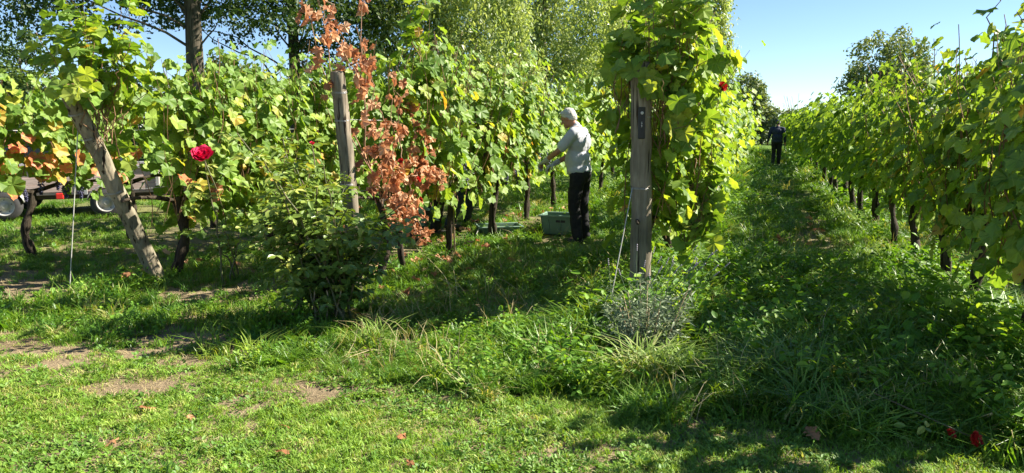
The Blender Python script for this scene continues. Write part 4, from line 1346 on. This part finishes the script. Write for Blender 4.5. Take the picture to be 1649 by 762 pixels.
# ---------------------------------------------------------------- trailer and car behind the thin row
def wheel(parent, c, r, w, rim_mat, name='wheel'):
    e = bpy.data.objects.new(name, None); e.location = c; link(e, parent)
    MB().lathe([(r * .62, -w / 2), (r * .93, -w / 2), (r, -w * .3), (r, w * .3), (r * .93, w / 2), (r * .62, w / 2)], 28, axis='y', caps=False).build('tyre', M_rubber, e, True)
    MB().lathe([(r * .2, w * .1), (r * .64, w * .12), (r * .66, -w * .42), (r * .58, -w * .46), (r * .52, -w * .2), (r * .3, -w * .16), (r * .26, -w * .34), (r * .12, -w * .36)], 28, axis='y').build('rim', rim_mat, e, True)
    mb = MB()
    for k in range(5):
        a = k * 1.2566
        mb.lathe([(r * .035, -w * .16), (r * .035, -w * .24)], 6, (r * .42 * math.sin(a), 0, r * .42 * math.cos(a)), 'y')
    mb.build('wheel_nuts', M_chassis, e)
    return e


tl = empty('farm_trailer', (-7.55, 12.6, float(gz(-7.55, 12.6))), math.radians(24))
tag(tl, 'low farm trailer with faded board sides and white wheel rims behind the thin vine row', 'trailer')
for k in range(3):
    MB().box((-.35, -.75, .47 + k * .125), (3.3, .03, .118), bev=.005).build('side_board', M_board, tl)
    MB().box((-.35, .75, .47 + k * .125), (3.3, .03, .118), bev=.005).build('side_board', M_board, tl)
for x in (-2.0, 1.3):
    for k in range(3):
        MB().box((x, 0, .47 + k * .125), (.03, 1.46, .118), bev=.005).build('end_board', M_board, tl)
MB().box((-.35, 0, .385), (3.3, 1.5, .04), bev=.004).build('deck', M_board, tl)
for y in (-.77, .77):
    MB().box((-.35, y, .80), (3.42, .05, .045), bev=.006).build('top_rail', M_rail, tl)
for x in (-2.02, -.9, .25, 1.32):
    MB().box((x, -.79, .59), (.05, .03, .46), bev=.004).build('stake_post', M_rail, tl)
for y in (-.45, .45):
    MB().box((-.1, y, .32), (3.9, .08, .09), bev=.006).build('chassis_beam', M_chassis, tl)
MB().tube([(1.75, -.45, .33), (2.75, 0, .36), (1.75, .45, .33)], .04, 8).build('drawbar', M_chassis, tl, True)
for x in (.55, -.85):
    for y, s in ((-.93, 1), (.93, -1)):
        w_ = wheel(tl, (x, y, .235), .235, .2, M_whitepaint)
        if s < 0: w_.rotation_euler = (0, 0, math.pi)
    MB().tube([(x, -.9, .235), (x, .9, .235)], .03, 8).build('axle', M_chassis, tl, True)
a_ = np.linspace(.2, math.pi - .2, 12)
for x in (.55, -.85):
    mb = MB()
    V = []; 
    for t in a_:
        for r_ in (.27, .283):
            for y in (-1.03, -.83):
                V.append((x + r_ * math.cos(t), y, .235 + r_ * math.sin(t)))
    F = []
    for i in range(11):
        o_ = i * 4
        F += [(o_, o_ + 1, o_ + 5, o_ + 4), (o_ + 2, o_ + 6, o_ + 7, o_ + 3), (o_, o_ + 4, o_ + 6, o_ + 2), (o_ + 1, o_ + 3, o_ + 7, o_ + 5)]
    F += [(0, 2, 3, 1), (44, 45, 47, 46)]
    mb.add(V, F).build('mudguard', M_rail, tl, True)
MB().box((-.12, -.80, .35), (.11, .05, .10), bev=.012).build('red_lamp', M_lamp, tl)
cn = empty('canister', (-8.55, 12.1, .80), 0)
cn.location = (tl.location[0] + .1, tl.location[1] - .5, tl.location[2] + .405)
tag(cn, 'white plastic canister standing on the trailer', 'canister')
MB().box((0, 0, .26), (.26, .2, .52), bev=.03).build('tank', M_can, cn, False)
MB().lathe([(.03, .52), (.03, .56), (.026, .565)], 14).build('cap', M_lamp, cn, True)
MB().tube([(-.09, 0, .515), (-.06, 0, .57), (.01 - .05, 0, .575)], .014, 8).build('grip', M_can, cn, True)


def make_car():
    root = empty('parked_car', (-12.2, 18.6, float(gz(-12.2, 18.6))), math.radians(4))
    tag(root, 'dark parked car glimpsed through the leaves behind the trailer', 'car')
    Lx = 2.15
    prof = [(-2.15, .45), (-2.12, .75), (-1.95, .92), (-1.2, .98), (-1.05, 1.0), (.95, .98), (1.75, .86), (2.08, .72), (2.15, .45), (2.1, .28), (-2.1, .28)]
    def slab(pr, w0, w1, name, mat, zsplit=None):
        n_ = len(pr); mb = MB()
        V = []
        for s, ins in ((-1, 0), (-1, 1), (1, 1), (1, 0)):
            for x, z in pr:
                w = w0 + (w1 - w0) * max(0, (z - .9) / .55)
                cx, cz = 0, .65
                V.append((x * (1 if ins else .97), s * (w - (0 if ins == 0 else .05)), z if ins else cz + (z - cz) * .95))
        order = [1, 0, 3, 2]
        rings = [V[k * n_:(k + 1) * n_] for k in (0, 1, 2, 3)]
        V = rings[0] + rings[1] + rings[2] + rings[3]
        F = []
        for k in range(3):
            for i in range(n_):
                j = (i + 1) % n_
                F.append((k * n_ + i, k * n_ + j, (k + 1) * n_ + j, (k + 1) * n_ + i))
        F.append(tuple(range(n_ - 1, -1, -1))); F.append(tuple(3 * n_ + i for i in range(n_)))
        return mb.add(V, F).build(name, mat, root, False)
    slab(prof, .88, .8, 'body', M_car)
    cab = [(-1.9, .93), (-1.55, 1.36), (-1.1, 1.46), (.1, 1.47), (.45, 1.4), (1.15, .95)]
    slab(cab, .82, .62, 'cabin', M_car)
    for s in (-1, 1):
        for (x0, x1, a, b) in ((-1.45, -.55, -1.25, -.5), (-.45, .85, -.4, .32)):
            V = [(x0, s * .835, 1.0), (x1, s * .835, 1.0), (b, s * .715, 1.37), (a, s * .715, 1.37)]
            W = [(x, y + s * .012, z) for x, y, z in V]
            MB().add(V + W, [(0, 1, 2, 3), (4, 7, 6, 5), (0, 4, 5, 1), (1, 5, 6, 2), (2, 6, 7, 3), (3, 7, 4, 0)]).build('side_window', M_glass, root)
        MB().box((1.0, s * .93, 1.02), (.1, .16, .11), bev=.03).build('mirror', M_car, root)
        MB().box((-.5, s * .885, .78), (.16, .03, .025), bev=.006).build('door_handle', M_rail, root)
        MB().box((2.05, s * .62, .66), (.14, .3, .12), bev=.03).build('headlight', M_can, root)
        MB().box((-2.09, s * .66, .78), (.1, .24, .16), bev=.02).build('tail_light', M_lamp, root)
        for x in (-1.3, 1.32):
            w_ = wheel(root, (x, s * .83, .31), .31, .2, M_rail)
            if s > 0: w_.rotation_euler = (0, 0, math.pi)
    V = [(.52, -.6, 1.385), (.52, .6, 1.385), (1.13, .76, .985), (1.13, -.76, .985)]
    V2 = [(x + .012, y, z + .02) for x, y, z in V]
    MB().add(V + V2, [(3, 2, 1, 0), (4, 5, 6, 7), (0, 1, 5, 4), (1, 2, 6, 5), (2, 3, 7, 6), (3, 0, 4, 7)]).build('windscreen', M_glass, root)


make_car()


# ---------------------------------------------------------------- trees
def tree(name, label, cat, base, height, trunk_r, crown, n_cl, per, cl_r, leaf, mat, seed, tmpl=(DIA, DIAF), shell=.55, droop=0.0, trunk_top=.8, limbs=26, stretch=(1, 1, .8), group=None, bark=None, lean=(0, 0)):
    """crown: list of (centre, radii) relative to the base"""
    rng = np.random.default_rng(seed)
    base = np.array([base[0], base[1], float(gz(base[0], base[1]))])
    root = empty(name, base); tag(root, label, cat, group)
    t = np.linspace(0, 1, 12)
    H = height * trunk_top
    ax = np.stack([.12 * np.sin(t * 4 + seed) * t + lean[0] * t, .1 * np.sin(t * 3 + seed * 2) * t + lean[1] * t, H * t - .1], 1)
    rad = trunk_r * (1.0 - .78 * t); rad[0] *= 1.35
    tk = MB().tube(ax, rad, 12, jit=.06, rng=rng).build('trunk', bark or M_treebark, root, True)
    vol = np.array([r[0] * r[1] * r[2] for c, r in crown]) ** .8
    which = rng.choice(len(crown), n_cl, p=vol / vol.sum())
    C = []
    for w in which:
        c, r = crown[w]
        d = rng.normal(0, 1, 3); d /= np.linalg.norm(d)
        C.append(np.array(c) + d * np.array(r) * (shell + (1 - shell) * rng.random() ** .6 if rng.random() < .8 else rng.random()))
    C = np.array(C); C = C[C[:, 2] > .15]
    lim = rng.choice(len(C), min(limbs, len(C)), replace=False)
    for i in lim:
        e = C[i]; q = np.clip((e[2] / H) * rng.uniform(.45, .85), .12, .97)
        s = np.array([np.interp(q, t, ax[:, j]) for j in range(3)])
        k = np.linspace(0, 1, 7)[:, None]
        p = s + (e - s) * k + np.sin(k * 3.14) * np.array([0, 0, .06 * np.linalg.norm(e - s)]) + rng.normal(0, .075 * np.linalg.norm(e - s) / 3, (7, 3)) * (k > 0)
        MB().tube(p, np.linspace(max(trunk_r * .17 * (1 - .6 * q), .015), .008, 7), 6, caps=False).build('limb', bark or M_treebark, root, True)
    n = len(C) * per
    st = np.array(stretch)
    cid = np.repeat(np.arange(len(C)), per)
    rr = cl_r * rng.uniform(.6, 1.3, len(C))
    g = rng.normal(0, 1, (n, 3)); g /= np.linalg.norm(g, axis=1)[:, None]; g *= rng.random((n, 1)) ** .45
    P = C[cid] + g * rr[cid][:, None] * st
    P[:, 2] -= droop * rng.random(n) ** 2 * rr[cid] * 2
    out = g + np.array([0, 0, .35])
    T = rng.normal(0, 1, (n, 3)); T[:, 2] -= .5 + droop * 1.6
    Nn = out + rng.normal(0, .55, (n, 3))
    ct = rng.normal(0, .14, len(C))
    tint = np.clip(rng.beta(2, 2, n) * .8 + .1 + ct[cid], 0, 1)
    k = P[:, 2] > .05
    o = stuff_part('crown', root, [batch(tmpl[0], tmpl[1], P[k], T[k], Nn[k], leaf * rng.uniform(.6, 1.25, k.sum()), rng, tint[k])], mat)
    return root


# big oaks over the rows on the left: dark, open crowns with boughs hanging into the sky
tree('oak_tree', 'tall oak with dark straight trunk and hanging boughs behind the leaning post', 'tree', (-10.2, 24.0), 15, .34, [((0, 0, 9.5), (7.0, 6, 4.2)), ((-5.0, -1.5, 5.4), (3.8, 3, 1.3)), ((3.0, -.5, 5.2), (2.6, 3, 1.2)), ((-2.4, -1, 5.2), (1.5, 2, 1.2))],
     380, 95, .7, .16, M_oak, 201, shell=.3, trunk_top=.85, limbs=26, stretch=(1.2, 1.2, .6))
tree('oak_tree', 'oak with mottled trunk behind the rust-brown dry shoots', 'tree', (-8.6, 29.5), 15, .29, [((0, 0, 10), (6.5, 6, 4.5)), ((-2.8, -1, 5.8), (3, 2.5, 1.6)), ((2.4, -1, 5.8), (2.6, 2.5, 2.4)), ((1.2, -.5, 4.0), (1.8, 1.5, 1.4))],
     360, 95, .74, .18, M_oak, 202, shell=.3, trunk_top=.85, limbs=26, stretch=(1.2, 1.2, .6))
# pale, drooping, dense trees at the far end of the rows
for k, (x, y, h, rx, lab) in enumerate(((-2.6, 30.0, 11.5, 3.3, 'dense pale willow nearest the oaks'), (1.6, 39.5, 15, 4.4, 'dense pale willow standing in the middle of the tall trees'),
                                        (8.4, 52, 18.5, 5.2, 'dense pale willow behind the vine on the upright post'), (14.2, 64.0, 20, 4.0, 'dense dark willow ending the line of tall trees beside the open sky'))):
    tree('willow_tree', lab, 'tree', (x, y), h, .4, [((0, 0, h * .62), (rx, rx * .8, h * .40)), ((-rx * .35, -.8, h * .30), (rx * .8, rx * .6, h * .28)), ((rx * .35, -.6, h * .33), (rx * .75, rx * .6, h * .30))],
         470, 80, .72 * max(1, y / 42), .26 * max(.85, y / 42), M_willow, 210 + k, tmpl=(LANCE * [1.7, 1, 1], LANCEF), shell=.8, droop=.55, stretch=(.8, .8, 1.25), limbs=10, group='tall trees at the end of the rows')
# background trees
tree('small_tree', 'small round tree on the horizon left of the leaning post', 'tree', (-23.5, 36), 6.0, .16, [((0, 0, 3.9), (1.7, 1.5, 2.1)), ((.4, 0, 2.2), (1.9, 1.5, 1.4))], 120, 50, .5, .2, M_hedge, 221, limbs=14)
tree('round_tree', 'round tree against the sky above the shaded vine row', 'tree', (30.2, 60), 9.4, .3, [((0, 0, 6.2), (3.3, 3, 3.0)), ((-1.2, 0, 4.6), (2.3, 2, 2.0)), ((1.3, 0, 4.8), (2.2, 2, 2.2))], 190, 55, .8, .3, M_far_haze, 222, limbs=18)
tree('lane_end_tree', 'grey-green tree at the far end of the lane, left of the walking person', 'tree', (18.3, 58), 5.9, .2, [((0, 0, 3.4), (1.5, 1.4, 2.1))], 90, 50, .55, .26, M_far_haze, 223, limbs=10)
tree('lane_end_shrub', 'low grey-green shrub directly behind the walking person', 'shrub', (20.3, 60), 3.6, .12, [((0, 0, 1.8), (1.2, 1.2, 1.5))], 70, 50, .5, .24, M_far_haze, 224, limbs=8)
tree('small_tree', 'pale small tree showing between the oak trunks above the vines', 'tree', (-12.6, 33), 4.9, .13, [((0, 0, 3.2), (1.5, 1.3, 1.5))], 60, 45, .5, .2, M_willow, 225, limbs=12)
# bare thin tree by the lane end
bt = empty('bare_shrub', (24.0, 62, 0)); tag(bt, 'thin bare shrub on the horizon above the shaded row', 'shrub')
rng = np.random.default_rng(77)
for k in range(16):
    a = rng.uniform(-.8, .8); h = rng.uniform(2.6, 4.3)
    p = np.array([(0, 0, 0), (math.sin(a) * h * .3, rng.normal(0, .2), h * .5), (math.sin(a) * h * .6, rng.normal(0, .3), h)])
    MB().tube(p, [.035, .022, .01], 4).build('branch', M_treebark, bt, True)


def hedge(label, a, b, h, w, leaf, mat, seed, n):
    rng = np.random.default_rng(seed)
    a, b = np.array(a, float), np.array(b, float)
    root = empty('hedge', (*(a + b) / 2, 0)); tag(root, label, 'hedge')
    t = rng.random(n); c = (a + b) / 2
    P = np.zeros((n, 3)); P[:, :2] = a + (b - a) * t[:, None] - c
    prof = h * (1 + .12 * np.sin(t * 37 + seed) + .08 * np.sin(t * 91))
    z = rng.random(n) ** .7 * prof
    d = b - a; nrm = np.array([-d[1], d[0]]) / np.linalg.norm(d)
    wd = w * np.sqrt(np.clip(1.05 - (z / prof) ** 3, 0, 1)) * rng.choice([-1, 1], n) * rng.uniform(.6, 1, n)
    P[:, :2] += nrm * wd[:, None]; P[:, 2] = z
    out = np.stack([nrm[0] * np.sign(wd), nrm[1] * np.sign(wd), .3 + (z / prof)], 1)
    tint = np.clip(.5 + .25 * np.sin(t * 60) + rng.normal(0, .2, n), 0, 1)
    stuff_part('foliage', root, [batch(DIA, DIAF, P, rng.normal(0, 1, (n, 3)), out + rng.normal(0, .5, (n, 3)), leaf * rng.uniform(.6, 1.3, n), rng, tint)], mat)
    for k in range(8):
        q = (k + .5) / 8
        p = a + (b - a) * q - c
        MB().tube([(p[0], p[1], -.05), (p[0] + .1, p[1], h * .5), (p[0] + .05, p[1] + .1, h * .8)], [.06, .045, .02], 6).build('trunk', M_treebark, root, True)


hedge('tall light green hedge on the horizon behind the trailer and car', (-34, 30), (-6, 36), 3.6, 1.6, .22, M_hedge, 231, 26000)
hedge('distant dark hedge closing the far end of the vine rows', (-8, 46), (24, 66), 3.0, 1.6, .34, M_far_haze, 232, 16000)
hedge('distant hedge beyond the shaded vine row', (24, 66), (62, 52), 2.4, 1.6, .34, M_far_haze, 233, 12000)
